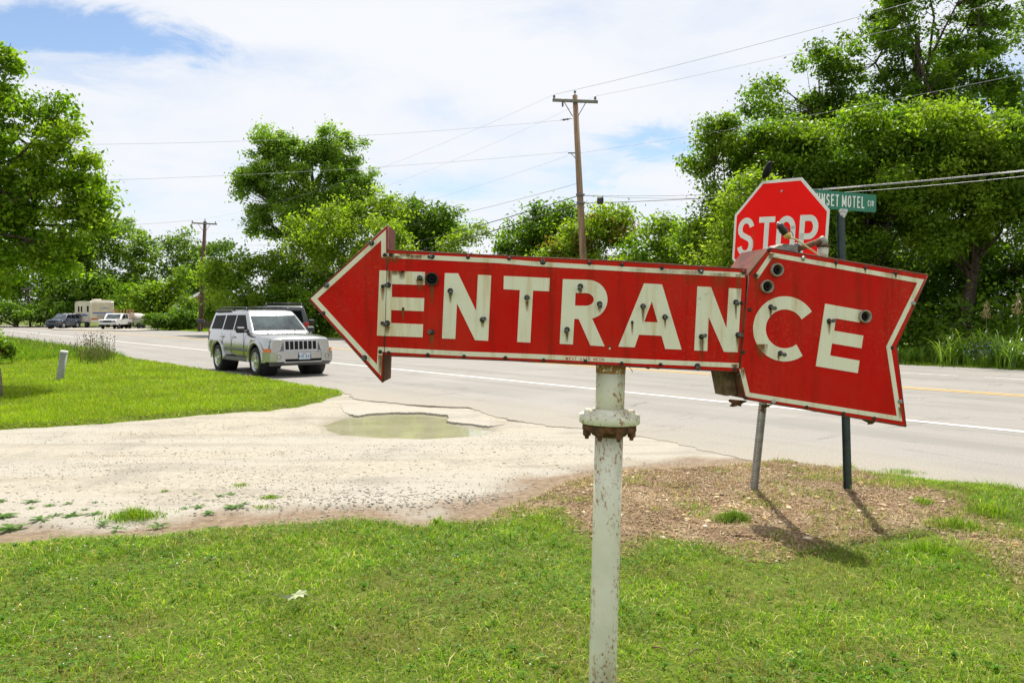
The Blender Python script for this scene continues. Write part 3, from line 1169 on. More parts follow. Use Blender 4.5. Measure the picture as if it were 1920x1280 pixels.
def poly_strip(pts, w, close=False):
    """2D mitred strip, returns outline loop"""
    L_, R_ = [], []
    n = len(pts)
    for i in range(n):
        p = Vector(pts[i])
        d0 = (p - Vector(pts[i - 1])).normalized() if (i > 0) else None
        d1 = (Vector(pts[i + 1]) - p).normalized() if i < n - 1 else None
        d0 = d0 or d1
        d1 = d1 or d0
        nrm = (Vector((-d0.y, d0.x)) + Vector((-d1.y, d1.x)))
        nrm.normalize()
        k = 1 / max(.25, nrm.dot(Vector((-d0.y, d0.x))))
        L_.append(p + nrm * (w / 2 * k))
        R_.append(p - nrm * (w / 2 * k))
    return [tuple(v) for v in L_ + R_[::-1]]


def trim(name, loops, P, parent, mat, d=.0015, th=.0013):
    m = MB()
    m.prism([[P(x, y, d) for x, y in l] for l in loops], P(900, 600, d - th) - P(900, 600, d))
    return m.build(name, mat, parent)


b_top = [C2(1812, 437), C2(900, 392), C2(0, 340), C1(1200, 285), C1(510, 252)]
b_head = [C1(510, 252), C1(510, 130), C1(92, 512), C1(482, 940), C1(489, 815)]
b_bot = [C1(489, 815), C1(1000, 842), C2(0, 1133), C2(900, 1175), C2(1770, 1212)]
trim('border_stripe', [poly_strip(b_top[:-1] + b_head[:] + b_bot[1:], 8.8)], pm, main, CREAM)
trim('border_stripe', [poly_strip([C3(352, 1010), C3(486, 812), C3(1765, 1038), C4(1489, 503), C4(1583, 1118), C4(283, 912), C4(229, 690)], 8.4)], pt, tail, CREAM)


def arc(c, rx, ry, a0, a1, n=14):
    return [(c[0] + rx * math.cos(math.radians(a0 + (a1 - a0) * i / n)), c[1] - ry * math.sin(math.radians(a0 + (a1 - a0) * i / n))) for i in range(n + 1)]


rot_arc = lambda c, rx, ry, a0, a1, th, n=12: [(c[0] + (x - c[0]) * math.cos(th) - (y - c[1]) * math.sin(th), c[1] + (x - c[0]) * math.sin(th) + (y - c[1]) * math.cos(th)) for x, y in arc(c, rx, ry, a0, a1, n)]
m1 = lambda l: [C1(*p) for p in l]
m2 = lambda l: [C2(*p) for p in l]
m4 = lambda l: [C4(*p) for p in l]
R_out = [(1585, 394), (1735, 399)] + rot_arc((1735, 516), 118, 117, 88, -75, .045, 16) + [(1836, 797), (1750, 792), (1680, 634), (1654, 632), (1645, 786), (1566, 782)]
R_in = [(1661, 477), (1720, 478)] + rot_arc((1722, 516), 49, 38, 85, -85, .045, 10) + [(1658, 553)]
LET = [
    ('E', pm, main, [m1([(485, 342), (758, 352), (757, 430), (560, 424), (560, 502), (754, 508), (751, 587), (556, 580), (554, 657), (747, 665), (744, 743), (470, 733)])]),
    ('N', pm, main, [m1([(877, 358), (957, 360), (1065, 585), (1076, 368), (1156, 372), (1137, 764), (1058, 760), (950, 540), (940, 753), (860, 750)])]),
    ('T', pm, main, [m1([(1231, 375), (1507, 388), (1503, 468), (1406, 463), (1390, 775), (1311, 771), (1327, 460), (1229, 455)])]),
    ('R', pm, main, [m1(R_out), m1(R_in)]),
    ('A', pm, main, [m2([(948, 508), (1103, 517), (1270, 1075), (1130, 1070), (1098, 957), (905, 948), (868, 1056), (728, 1050)]), m2([(1015, 662), (1065, 842), (950, 837)])]),
    ('N', pm, main, [m2([(1405, 534), (1523, 540), (1655, 893), (1675, 548), (1782, 555), (1752, 1098), (1632, 1094), (1502, 795), (1490, 1087), (1378, 1082)])]),
    ('C', pt, tail, [m4(arc((600, 349), 272, 279, 32, 304, 40) + arc((600, 349), 164, 166, 307, 29, 34))]),
    ('E', pt, tail, [m4([(945, 133), (1262, 190), (1240, 295), (1037, 260), (1022, 365), (1273, 407), (1257, 515), (1003, 474), (988, 577), (1240, 621), (1225, 728), (865, 668)])]),
]
for ch, P, par, loops in LET:
    trim('letter', loops, P, par, CREAM, .0017, .0014)
trim('seam', [[(727.0, 430), (728.0, 430), (719.9, 712), (718.9, 712)]], pm, head, DARK, .0021, .0006)

# screws, tube supports, electrode sockets
def screw(P, px, py, par, r=.008, mat=DARK, h=.006):
    c = P(px, py, 0)
    nrm = (P(px, py, 1) - c).normalized()
    MB().lathe(c, nrm, [(-.001, r), (h * .5, r), (h, r * .7), (h * 1.1, r * .45), (h * .7, 0)], 12).build('screw', mat, par)


def support(P, px, py, par, rr, length=.03):
    c = P(px, py, 0)
    nrm = (P(px, py, 1) - c).normalized()
    d = (nrm + Vector((rr.uniform(-.35, .35), 0, rr.uniform(-.45, .2)))).normalized()
    s = MB().lathe(c, nrm, [(0, .011), (.003, .0115), (.005, .008), (.005, 0)], 12).build('tube_support', DARK, par)
    MB().tube([c + nrm * .003, c + d * length * .7], [.006, .0052], 10).lathe(c + d * length * .66, d, [(0, .0075), (.006, .0085), (.011, .0075), (.011, .004), (.004, .003), (.004, 0)], 12).build('glass_post', GLASSY, s)


rr = random.Random(11)
for x, y in ((517, 250), (553, 247), (150, 598), (505, 438), (503, 659), (490, 830), (540, 836), (1016, 264), (1263, 272), (1744, 298), (775, 848), (992, 858), (1240, 866), (1470, 880), (1720, 886)):
    screw(pm, *C1(x, y), main)
for x, y in ((480, 337), (760, 350), (1100, 377), (1800, 412), (757, 1194), (1090, 1204), (1725, 1240), (1783, 676), (1797, 1097)):
    screw(pm, *C2(x, y), main)
for x, y in ((437, 178), (168, 432), (395, 866), (538, 430), (727, 387), (533, 658), (800, 712), (910, 465), (1103, 638), (1370, 505), (1690, 438), (1805, 543), (1610, 697), (800, 258), (1465, 292)):
    support(pm, *C1(x, y), main, rr)
for x, y in ((940, 705), (1128, 797), (1735, 670), (1440, 965), (1753, 950), (1435, 400), (1405, 1215)):
    support(pm, *C2(x, y), main, rr)
for x, y in ((627, 572),):
    screw(pm, *C1(x, y), main, .0055)
screw(pm, *C2(847, 840), main, .0055)
for x, y in ((465, 770), (1037, 880), (1288, 925), (1550, 972), (345, 985)):
    screw(pt, *C3(x, y), tail)
for x, y in ((755, 842), (1698, 1228)):
    screw(pt, *C3(x, y), tail, .0095, STEEL, .01)
for x, y in ((1520, 510), (1367, 1115), (1103, 1073), (788, 1020), (300, 185), (243, 548), (265, 940), (205, 745)):
    screw(pt, *C4(x, y), tail)
for x, y in ((1585, 970), (500, 972)):
    screw(pt, *C4(x, y), tail, .0095, STEEL, .01)
for x, y in ((478, 163), (560, 558), (978, 283)):
    support(pt, *C4(x, y), tail, rr)
SOCK = plain('socket_porcelain', (.30, .27, .22), .35, var=.3, scale=40)
BLACK = plain('hollow_black', (.008, .007, .006), .9)


def socket(P, px, py, par, r, mat):
    c = P(px, py, 0)
    nrm = (P(px, py, 1) - c).normalized()
    s = MB().lathe(c, nrm, [(0, r * 1.0), (.012, r * 1.02), (.016, r), (.017, r * .86), (.014, r * .78), (-.002, r * .70)], 24).build('electrode_socket', mat, par)
    MB().lathe(c + nrm * .0008, nrm, [(0, r * .75), (.0004, r * .5), (.0006, 0)], 20).lathe(c + nrm * .002, nrm, [(0, r * .42), (.01, r * .42), (.01, r * .3), (.002, r * .28)], 14).build('socket_bore', BLACK, s)


socket(pm, *C1(800, 395), main, .0265, DARK)
socket(pt, *C3(525, 943), tail, .0265, SOCK)
socket(pt, *C3(440, 1085), tail, .0265, SOCK)
socket(pt, *C4(1278, 243), tail, .0265, SOCK)

# rust weeping from the fixings
def stain_mat():
    t = NT('rust_stain')
    tc = t.N('TexCoord')
    uv = t.attr('fade', 'Fac')
    n = t.noise(t.coord('Object', (120, 120, 14)), 1, 4, .6)
    t.bs(color=t.mix(t.ramp(n, .3, .7), (.30, .13, .03), (.17, .075, .025)), rough=.8, spec=.2,
         alpha=t.math('MULTIPLY', uv, t.ramp(n, .15, .6)))
    return t.m


STAIN = stain_mat()


def stain(P, px, py, par, w, l, k=1.0, d=.0023):
    """thin weathering film: wide at the fixing, thinning out below"""
    vs, fade = [], []
    nz = 6
    for i in range(nz + 1):
        s = i / nz
        ww = w * (1 - .45 * s)
        for q, fx in ((-1, 0), (-.4, 1), (.4, 1), (1, 0)):
            vs.append(P(px + q * ww + .04 * l * s * 0, py + l * s, d))
            fade.append(k * fx * (1 - s) ** .8)
    off = world_loc(par)
    f = np.array([(i * 4 + j, i * 4 + j + 1, i * 4 + j + 5, i * 4 + j + 4) for i in range(nz) for j in range(3)])
    np_mesh('rust_stain', np.array([v - off for v in vs]), f, [STAIN], {'fade': np.array(fade)}, parent=par)


for x, y, w, l in ((727, 395, 9, 30), (800, 430, 5, 45), (627, 580, 4, 30), (910, 480, 4, 24), (1103, 655, 4, 14), (1370, 525, 4, 26), (1610, 715, 4, 24), (800, 725, 6, 40), (545, 345, 6, 40), (620, 345, 10, 22), (640, 240, 18, 9), (560, 240, 8, 10), (490, 850, 5, 44), (590, 345, 22, 12), (560, 255, 26, 18), (700, 250, 24, 12), (505, 450, 5, 30), (1690, 455, 5, 14), (1805, 560, 5, 16), (533, 675, 6, 24)):
    px, py = C1(x, y)
    stain(pm, px, py, main, w, l * (1 if l > 30 else .8))
for x, y, w, l, k in ((1150, 385, 60, 24, .3), (1350, 400, 50, 30, .4), (1600, 420, 45, 34, .45), (1760, 430, 16, 60, .6), (1790, 700, 8, 80, .5), (900, 380, 40, 20, .25), (1440, 1000, 14, 44, .5), (1700, 1100, 16, 20, .5)):
    stain(pm, *C2(x, y), main, w / 2, l, k)
for x, y, w, l, k in ((500, 830, 30, 24, .4), (360, 980, 14, 60, .4), (330, 600, 10, 70, .35), (900, 850, 40, 16, .25), (1500, 960, 30, 20, .3)):
    stain(pt, *C3(x, y), tail, w / 2, l, k)
for x, y, w, l in ((940, 720, 4, 30), (847, 845, 3, 24), (1128, 815, 3, 20), (1735, 690, 3, 30), (1440, 985, 5, 42), (1753, 970, 5, 30), (1800, 415, 9, 9), (1725, 1200, 8, 14)):
    px, py = C2(x, y)
    stain(pm, px, py, main, w, l)
for x, y, w, l in ((755, 820, 6, 12), (1037, 885, 3, 12), (1288, 930, 3, 12), (1550, 975, 3, 12), (480, 800, 8, 12), (350, 980, 6, 14)):
    px, py = C3(x, y)
    stain(pt, px, py, tail, w, l)
for x, y, w, l in ((478, 175, 4, 22), (978, 300, 4, 24), (545, 575, 3, 14), (400, 480, 14, 30), (1590, 1020, 5, 22), (240, 690, 6, 20)):
    px, py = C4(x, y)
    stain(pt, px, py, tail, w, l)
screw(pm, *C2(652, 1050), main, .0055, RUST, .001)
screw(pm, *C2(655, 1066), main, .004, CREAM, .0015)

# ------------------------------------------------------------------ stroke lettering
def strokes(ch):
    """polylines in a box 0..w x 0..1"""
    A = lambda cx, cy, rx, ry, a0, a1, n=10: [(cx + rx * math.cos(math.radians(a0 + (a1 - a0) * i / n)), cy + ry * math.sin(math.radians(a0 + (a1 - a0) * i / n))) for i in range(n + 1)]
    D = {
        'E': (.5, [[(.5, 1), (0, 1), (0, 0), (.5, 0)], [(0, .52), (.42, .52)]]),
        'N': (.58, [[(0, 0), (0, 1)], [(.02, .98), (.56, .02)], [(.58, 0), (.58, 1)]]),
        'T': (.56, [[(0, 1), (.56, 1)], [(.28, 1), (.28, 0)]]),
        'M': (.86, [[(0, 0), (0, 1)], [(.03, .96), (.43, .12)], [(.43, .12), (.83, .96)], [(.86, 0), (.86, 1)]]),
        'L': (.46, [[(0, 1), (0, 0), (.46, 0)]]),
        'I': (.0, [[(0, 0), (0, 1)]]),
        'W': (.8, [[(0, 1), (.2, 0)], [(.2, 0), (.4, .9)], [(.4, .9), (.6, 0)], [(.6, 0), (.8, 1)]]),
        'A': (.6, [[(0, 0), (.3, 1), (.6, 0)], [(.12, .34), (.48, .34)]]),
        'O': (.58, [A(.29, .70, .29, .30, 0, 180) + A(.29, .30, .29, .30, 180, 360) + [(.58, .70)]]),
        'U': (.58, [[(0, 1)] + A(.29, .29, .29, .29, 180, 360) + [(.58, 1)]]),
        'S': (.54, [A(.27, .735, .27, .265, 15, 180, 10) + [(.02, .64)] + [(.10, .56), (.27, .5), (.44, .44), (.52, .36)] + A(.27, .265, .27, .265, 0, -165, 10)]),
        'P': (.54, [[(0, 0), (0, 1), (.28, 1)] + A(.28, .74, .26, .26, 90, -90) + [(0, .48)]]),
        'R': (.54, [[(0, 0), (0, 1), (.28, 1)] + A(.28, .75, .26, .25, 90, -90) + [(0, .5)], [(.26, .5), (.54, 0)]]),
        'C': (.56, [A(.29, .70, .28, .30, 25, 180) + A(.29, .30, .28, .30, 180, 335)]),
        'G': (.56, [A(.29, .70, .28, .30, 25, 180) + A(.29, .30, .28, .30, 180, 360) + [(.57, .46), (.33, .46)]]),
        '2': (.5, [A(.25, .74, .25, .26, 165, -20, 10) + [(0, 0), (.5, 0)]]),
        '4': (.52, [[(.38, 0), (.38, 1), (0, .3), (.52, .3)]]),
        '3': (.5, [A(.24, .75, .25, .25, 150, -80, 10) + A(.24, .26, .26, .26, 80, -155, 10)]),
        '1': (.2, [[(0, .8), (.14, 1), (.14, 0)]]),
    }
    return D[ch]


def text_mesh(text, origin, xdir, ydir, nrm, height, sw, gap=.2, xs=1.0, th=.0008, space=.45, m=None):
    """stroke letters; returns MB and total width. origin is the lower left corner"""
    m = m or MB()
    x = 0.0
    xdir, ydir, nrm = Vector(xdir), Vector(ydir), Vector(nrm)
    for ch in text:
        if ch == ' ':
            x += space * xs
            continue
        w, st = strokes(ch)
        for k, s in enumerate(st):
            hh = 1 - sw
            pts = [((px * xs) * 1.0 + x + sw / 2, py * hh + sw / 2) for px, py in s]
            pts = [p for i, p in enumerate(pts) if i == 0 or (abs(p[0] - pts[i - 1][0]) + abs(p[1] - pts[i - 1][1])) > .004]
            n = len(pts)
            L_, R_ = [], []
            for i in range(n):
                p = Vector(pts[i])
                d0 = (p - Vector(pts[i - 1])).normalized() if i else None
                d1 = (Vector(pts[i + 1]) - p).normalized() if i < n - 1 else None
                d0 = d0 or d1
                d1 = d1 or d0
                q = Vector((-d0.y, d0.x)) + Vector((-d1.y, d1.x))
                if q.length < 1e-4:
                    q = Vector((-d0.y, d0.x))
                q.normalize()
                kk = min(2.2, 1 / max(.2, q.dot(Vector((-d0.y, d0.x)))))
                e = Vector((0, 0))
                if i == 0:
                    e = -d0 * sw * (.5 if abs(d0.x) < .1 or abs(d0.y) < .1 else 0)
                if i == n - 1:
                    e = d0 * sw * (.5 if abs(d0.x) < .1 or abs(d0.y) < .1 else 0)
                L_.append(p + q * sw / 2 * kk + e)
                R_.append(p - q * sw / 2 * kk + e)
            z = th + k * .0003
            to3 = lambda v, zz: Vector(origin) + (xdir * v.x + ydir * v.y) * height + nrm * zz
            vs = [to3(v, z) for v in L_] + [to3(v, z) for v in R_]
            m.add(vs, [(i, n + i, n + i + 1, i + 1) for i in range(n - 1)])
        x += w * xs + sw + gap
    return m, (x - gap) * height


mx0, mx1 = pm(*C2(275, 1163)), pm(*C2(606, 1174))
xd = (mx1 - mx0).normalized()
yd = Vector((-xd.z, 0, xd.x))
tm, tw = text_mesh('WEST GATE NEON', (0, 0, 0), xd, yd, (0, -1, 0), 1, .13, .22, 1.0, space=.75)
sc = (mx1 - mx0).length / tw
tm, tw = text_mesh('WEST GATE NEON', pm(*C2(275, 1163)), xd, yd, (0, -1, 0), sc, .13, .22, 1.0, .0021, space=.75)
tm.build('maker_lettering', RED, main, fix=False)

# torn sheet metal along the lower and upper edges
def scrap(pts, P, par, d0, mat=RUST):
    m = MB()
    m.prism([[P(x, y, d0 + .012 * math.sin(i * 1.7)) for i, (x, y) in enumerate(pts)]], (0, .002, 0))
    m.build('torn_metal', mat, par)


scrap([C4(185, 965), C4(330, 975), C4(335, 990), C4(300, 1010), C4(285, 1028), C4(255, 1020), C4(225, 1034), C4(195, 1028), C4(188, 1012), C4(205, 1000), C4(190, 990)], pt, tail, -.06)
scrap([C4(430, 1005), C4(515, 1000), C4(505, 1022), C4(470, 1040), C4(458, 1080), C4(445, 1078), C4(432, 1062), C4(440, 1035)], pt, tail, -.03)
scrap([C4(1280, 1122), C4(1405, 1150), C4(1395, 1175), C4(1365, 1180), C4(1345, 1160), C4(1310, 1145)], pt, tail, -.03)
scrap([C2(800, 1222), C2(960, 1232), C2(1005, 1252), C2(1030, 1242), C2(1100, 1250), C2(1100, 1225), C2(800, 1205)], pm, main, -.05, DARK)
scrap([C2(640, 322), C2(700, 312), C2(790, 314), C2(860, 322), C2(900, 334), C2(900, 345), C2(640, 330)], pm, main, -.02, DARK)
MB().tube([pm(*C2(830, 1222), -.05), pm(*C2(855, 1250), -.05), pm(*C2(868, 1278), -.05)], .0012, 5).build('loose_wire', DARK, main)
# wooden block and dark gap between shaft and tail
MB().prism([[pt(*C4(x, y), -.05) for x, y in ((110, 725), (212, 722), (245, 925), (150, 935))]], T_N * -.1).build('tail_bracket', plain('old_wood_block', (.16, .10, .05), .9, var=.35, scale=30), tail)

# wiring and service pipe on top of the tail
C5 = lambda x, y: (1420 + x / 10.667, 400 + y / 10.667)
pb = lambda x, y, d=0.0: pt(*C5(x, y), -d)
JB = plain('galvanised_box', (.24, .24, .235), .5, .6, var=.2, scale=30)
MB().prism([[pb(400, 790, .05), pb(460, 690, .05), pb(660, 585, .05), pb(945, 620, .05), pb(950, 860, .05)]], T_N * -.1).build('junction_box', JB, tail)
MB().tube([pb(720, 800, .09), pb(810, 765, .09), pb(1180, 630, .09), pb(1540, 500, .09)], .0125, 14).build('conduit', RUST, tail)
MB().tube([pb(1500, 520, .09), pb(1560, 480, .09), pb(1600, 520, .09), pb(1585, 600, .09)], [.0135, .0165, .0165, .0165], 14).build('conduit_elbow', plain('grey_elbow', (.36, .34, .28), .7, var=.2, scale=60), tail)
e0 = pb(1575, 590, .09)
MB().lathe(e0, (-.04, 0, -1), [(0, .015), (.001, .027), (.008, .0275), (.010, .02)], 20).build('lamp_ring', RUST, tail)
MB().lathe(e0 + Vector((0, 0, -.010)), (-.04, 0, -1), [(0, .018), (.002, .0225), (.048, .0215), (.052, .017), (.046, .014), (.02, .013)], 20).build('porcelain_holder', plain('aged_porcelain', (.55, .54, .43), .35, var=.15, scale=40), tail)
MB().box(pb(1045, 590, .09), (.022, .018, .012), Matrix.Rotation(.4, 3, 'Y'), bevel=.003).build('pipe_clamp', JB, tail)
MB().lathe(pb(1085, 765, .09), (0, 0, 1), [(-.012, .005), (-.004, .008), (.004, .005), (.012, .006)], 10).build('clamp_bolt', DARK, tail)
TAPE = plain('black_tape', (.012, .012, .013), .35, var=.3, scale=60, spec=.6)
k0, k1 = pb(470, 195, .02), pb(650, 440, .02)
kd = (k1 - k0)
MB().tube([k0 + kd * s for s in (0, .06, .2, .35, .5, .62, .75, .9, 1)], [.004, .0095, .0155, .0135, .0165, .015, .0155, .013, .009], 12).build('taped_connector', TAPE, tail)
MB().lathe(k0, -kd.normalized(), [(-.004, .006), (.003, .007), (.006, .005), (.007, 0)], 10).build('connector_pin', STEEL, tail)
MB().tube([pb(600, 385, .018), pb(650, 440, .018), pb(700, 485, .018)], [.012, .0145, .007], 12).build('wire_nut', plain('yellow_wire_nut', (.62, .40, .09), .4, var=.15, scale=60), tail)
CABLE = plain('cream_cable', (.62, .55, .33), .5, var=.12, scale=60)
MB().tube([pb(700, 480, .018), pb(770, 490, .015), pb(880, 560, .012), pb(1040, 680, .01), pb(1200, 790, .01), pb(1262, 840, .01), pb(1270, 880, .012)], .0038, 8).build('power_cable', CABLE, tail)
MB().tube([pb(390, 730, .03), pb(430, 670, .03), pb(500, 630, .03), pb(580, 622, .03)], .003, 8).build('power_cable', CABLE, tail)
MB().tube([pb(600, 270, .015), pb(680, 330, .01), pb(740, 400, .012), pb(765, 460, .018)], .0013, 6).build('loose_wire', DARK, tail)

# ------------------------------------------------------------------ stop sign
S_C = Vector((2.172, 6.342, 2.251))
S_YAW, S_ROLL = math.radians(-56.0), math.radians(-3.85)
s_h = Vector((math.cos(S_YAW), math.sin(S_YAW), 0))
s_n = Vector((math.sin(S_YAW), -math.cos(S_YAW), 0))          # towards the viewer
zv = Vector((0, 0, 1))
sx = (s_h * math.cos(S_ROLL) + zv * math.sin(S_ROLL)).normalized()
sy = (-s_h * math.sin(S_ROLL) + zv * math.cos(S_ROLL)).normalized()
SA = .457
SRED = plain('reflective_red', (.95, .008, .005), .5, var=.03, scale=4, spec=.1)
SWHITE = plain('reflective_white', (.76, .76, .74), .45, var=.06, scale=6)
sp_ = lambda a, b, d=0.0: S_C + sx * a + sy * b + s_n * d
base = S_C - sy * (S_C.z / sy.z) - s_n * .035
base.z = tz(base.x, base.y)
stop = thing('stop_sign', base, 'red octagonal STOP sign leaning on a perforated steel post', 'stop sign')


def octa(r, cr=0.0):
    k = r * math.tan(math.pi / 8)
    pts = [(-k, r), (k, r), (r, k), (r, -k), (k, -r), (-k, -r), (-r, -k), (-r, k)]
    return pts


panel = MB().prism([[sp_(a, b, 0) for a, b in octa(SA)]], s_n * -.003).build('panel', SWHITE, stop)
MB().prism([[sp_(a, b, .0012) for a, b in octa(SA - .024)]], s_n * -.001).build('red_field', SRED, panel)
for ch, cx in (('S', -.325), ('T', -.115), ('O', .075), ('P', .285)):
    hh = .325
    xsf = .70 if ch != 'T' else .62
    m, tw = text_mesh(ch, (0, 0, 0), sx, sy, s_n, hh, .145, .1, xsf, .0035)
    m, tw = text_mesh(ch, sp_(cx - tw / 2, -.165, 0), sx, sy, s_n, hh, .145, .1, xsf, .0022)
    m.build('letter', SWHITE, panel, fix=False)
for b_ in (.36, -.36):
    MB().lathe(sp_(0.01, b_, 0), s_n, [(0, .011), (.004, .011), (.008, .006), (.008, 0)], 12).build('bolt', STEEL, panel)


def u_channel(p0, p1, hdir, ndir, w, d, mat, parent, holes=True, name='post'):
    """hat-section post with a hole row: front web with two flanges"""
    t = .004
    prof = [(-w / 2, -d), (-w * .28, -d), (-w * .22, 0), (w * .22, 0), (w * .28, -d), (w / 2, -d)]
    m = MB()
    vs = []
    for p in (p0, p1):
        for a, b in prof:
            vs.append(p + hdir * a + ndir * b)
        for a, b in prof[::-1]:
            vs.append(p + hdir * a * .96 + ndir * (b - t))
    k = 12
    m.add(vs, [(i, (i + 1) % k, k + (i + 1) % k, k + i) for i in range(k)])
    post = m.build(name, mat, parent)
    if holes:
        L_ = (p1 - p0).length
        ax = (p1 - p0).normalized()
        hm = MB()
        for i in range(int(L_ / .0254)):
            c = p0 + ax * (.0254 * (i + .5)) + ndir * .0006
            hm.lathe(c, ndir, [(0, .0048), (.0002, .003), (.0002, 0)], 8, smooth=False)
            for sgn in (-1, 1):
                hm.lathe(p0 + ax * (.0254 * (i + .5)) + hdir * sgn * w * .40 + ndir * (.0006 - d), ndir, [(0, .0035), (.0002, .002), (.0002, 0)], 6, smooth=False)
        tag(hm.build('punched_holes', BLACK, post), kind='stuff')
    return post


GALV = plain('galvanised_post', (.36, .36, .35), .45, .55, var=.15, scale=25)
top = S_C + sy * .40 - s_n * .022
foot_ = Vector(((1412 - 960) / F_PX * 6.62, 6.62, tz((1412 - 960) / F_PX * 6.62, 6.62)))
stop.location = foot_
bpy.context.view_layer.update()
for ch_ in stop.children:
    ch_.location = ch_.location + (base - foot_)
u_channel(foot_ + (foot_ - top).normalized() * .12, top, sx, s_n, .078, .035, GALV, stop)

# ------------------------------------------------------------------ street name sign
pb0 = on_ground(1595, 928, .06)
ptop = on_plane(1581, 398, pb0.y + .02)
street = thing('street_sign', Vector((pb0.x, pb0.y, tz(pb0.x, pb0.y))), 'green SUNSET MOTEL CIR street name sign on a dark green post', 'street sign')
ax_ = (ptop - pb0).normalized()
GPOST = plain('dark_green_post', (.022, .04, .036), .5, var=.25, scale=20)
u_channel(pb0 - ax_ * .2, ptop, Vector((.93, .36, 0)), Vector((.36, -.93, 0)), .075, .04, GPOST, street, holes=False)
th = math.radians(21)
bx = Vector((math.cos(th), math.sin(th), -.01)).normalized()
bn = Vector((math.sin(th), -math.cos(th), 0))
by = bn.cross(bx) * -1
if by.z < 0:
    by = -by
bc = ptop + by * .075 + by * .02
GREEN = plain('street_sign_green', (.0, .17, .095), .4, var=.05, scale=4)
q = lambda a, b, d=0.0: bc + bx * a + by * b + bn * d
hw, hh2, cr = .365, .076, .012
loop = []
for sx_, sy_, a0 in ((1, 1, 0), (-1, 1, 90), (-1, -1, 180), (1, -1, 270)):
    for k in range(4):
        a = math.radians(a0 + k * 30)
        loop.append((sx_ * (hw - cr) + cr * math.cos(a), sy_ * (hh2 - cr) + cr * math.sin(a)))
blade = MB().prism([[q(a, b, 0) for a, b in loop]], bn * -.003).build('name_blade', GREEN, street)
w0 = text_mesh('SUNSET MOTEL', (0, 0, 0), bx, by, bn, .10, .125, .15, .3)[1]
w1 = text_mesh('SUNSET MOTEL', (0, 0, 0), bx, by, bn, .10, .125, .15, 1.0)[1]
m, tw2 = text_mesh('SUNSET MOTEL', q(-.34, -.05), bx, by, bn, .10, .125, .15, .3 + .7 * (.57 - w0) / (w1 - w0), .0012)
m.build('lettering', SWHITE, blade, fix=False)
m, tw2 = text_mesh('CIR', q(.268, -.026), bx, by, bn, .048, .15, .2, .55, .0012)
m.build('lettering', SWHITE, blade, fix=False)
BR = plain('cast_bracket', (.50, .50, .49), .4, .5, var=.15, scale=30)
m = MB().box(ptop + by * .014, (.085, .022, .03), Matrix.Rotation(th, 3, 'Z'), bevel=.005)
m.prism([[ptop + bx * a + by * b + bn * .012 for a, b in ((-.03, .0), (.03, .0), (.008, -.045), (-.008, -.045))]], bn * -.024)
m.build('cap_bracket', BR, street)

# ------------------------------------------------------------------ bird on the stop sign
def bird():
    foot = sp_(-.135, SA, -.001)
    root = thing('bird', foot, 'small black bird perched on top of the stop sign', 'bird')
    B = plain('black_feathers', (.009, .008, .009), .6, var=.4, scale=60, spec=.15)
    fw = Vector((.86, -.3, 0)).normalized()
    up = zv
    m = MB()
    # body profile from tail base to crown, leaning upright
    path = [(-.04, .006), (-.03, .022), (-.016, .042), (-.006, .066), (.000, .092), (.006, .112), (.013, .127), (.021, .133), (.028, .133)]
    rad = [.008, .021, .031, .034, .029, .0225, .0205, .0145, .004]
    m.tube([foot + fw * a + up * (b + .012) for a, b in path], rad, 14)
    m.build('body', B, root)
    t = MB().prism([[foot + fw * a + up * (b + .012) + fw.cross(up) * s for a, b, s in ((-.03, .032, .009), (-.085, -.028, .013), (-.088, -.03, -.013), (-.03, .032, -.009))]], up * .004)
    t.build('tail', B, root)
    MB().tube([foot + fw * .028 + up * .144, foot + fw * .044 + up * .147, foot + fw * .056 + up * .148], [.005, .0034, .0006], 8).build('beak', plain('horn_beak', (.10, .07, .03), .4), root)
    sd = fw.cross(up)
    for s in (-1, 1):
        w_ = MB()
        w_.add([foot + fw * a + up * (b + .012) + sd * s * c for a, b, c in ((.012, .10, .020), (.002, .075, .032), (-.02, .05, .030), (-.07, -.006, .012), (-.045, .022, .026), (-.012, .085, .024))], [(0, 1, 2, 3, 4, 5)])
        w_.add([foot + fw * a + up * (b + .012) + sd * s * (c - .004) for a, b, c in ((.012, .10, .020), (.002, .075, .032), (-.02, .05, .030), (-.07, -.006, .012), (-.045, .022, .026), (-.012, .085, .024))], [(0, 1, 2, 3, 4, 5)])
        w_.build('wing', B, root)
        MB().tube([foot + fw * -.008 + up * .05 + sd * s * .012, foot + fw * .004 + up * .02 + sd * s * .013, foot + up * .002 + sd * s * .013], [.006, .0022, .0018], 6).build('leg', plain('bird_leg', (.11, .05, .03), .6), root)
bird()

# ------------------------------------------------------------------ vehicles
SILVER = NT('silver_car_paint')
_c = SILVER.coord('Object')
SILVER.bs(color=SILVER.mix(SILVER.ramp(SILVER.noise(_c, 1.5, 4, .6), .3, .7), (.42, .42, .415), (.47, .47, .465)), metal=.85, rough=.22, coat=.7, coatr=.06)
SILVER = SILVER.m


def car_paint(name, c):
    return plain(name, c, .3, .1, var=.05, scale=3, coat=.7)


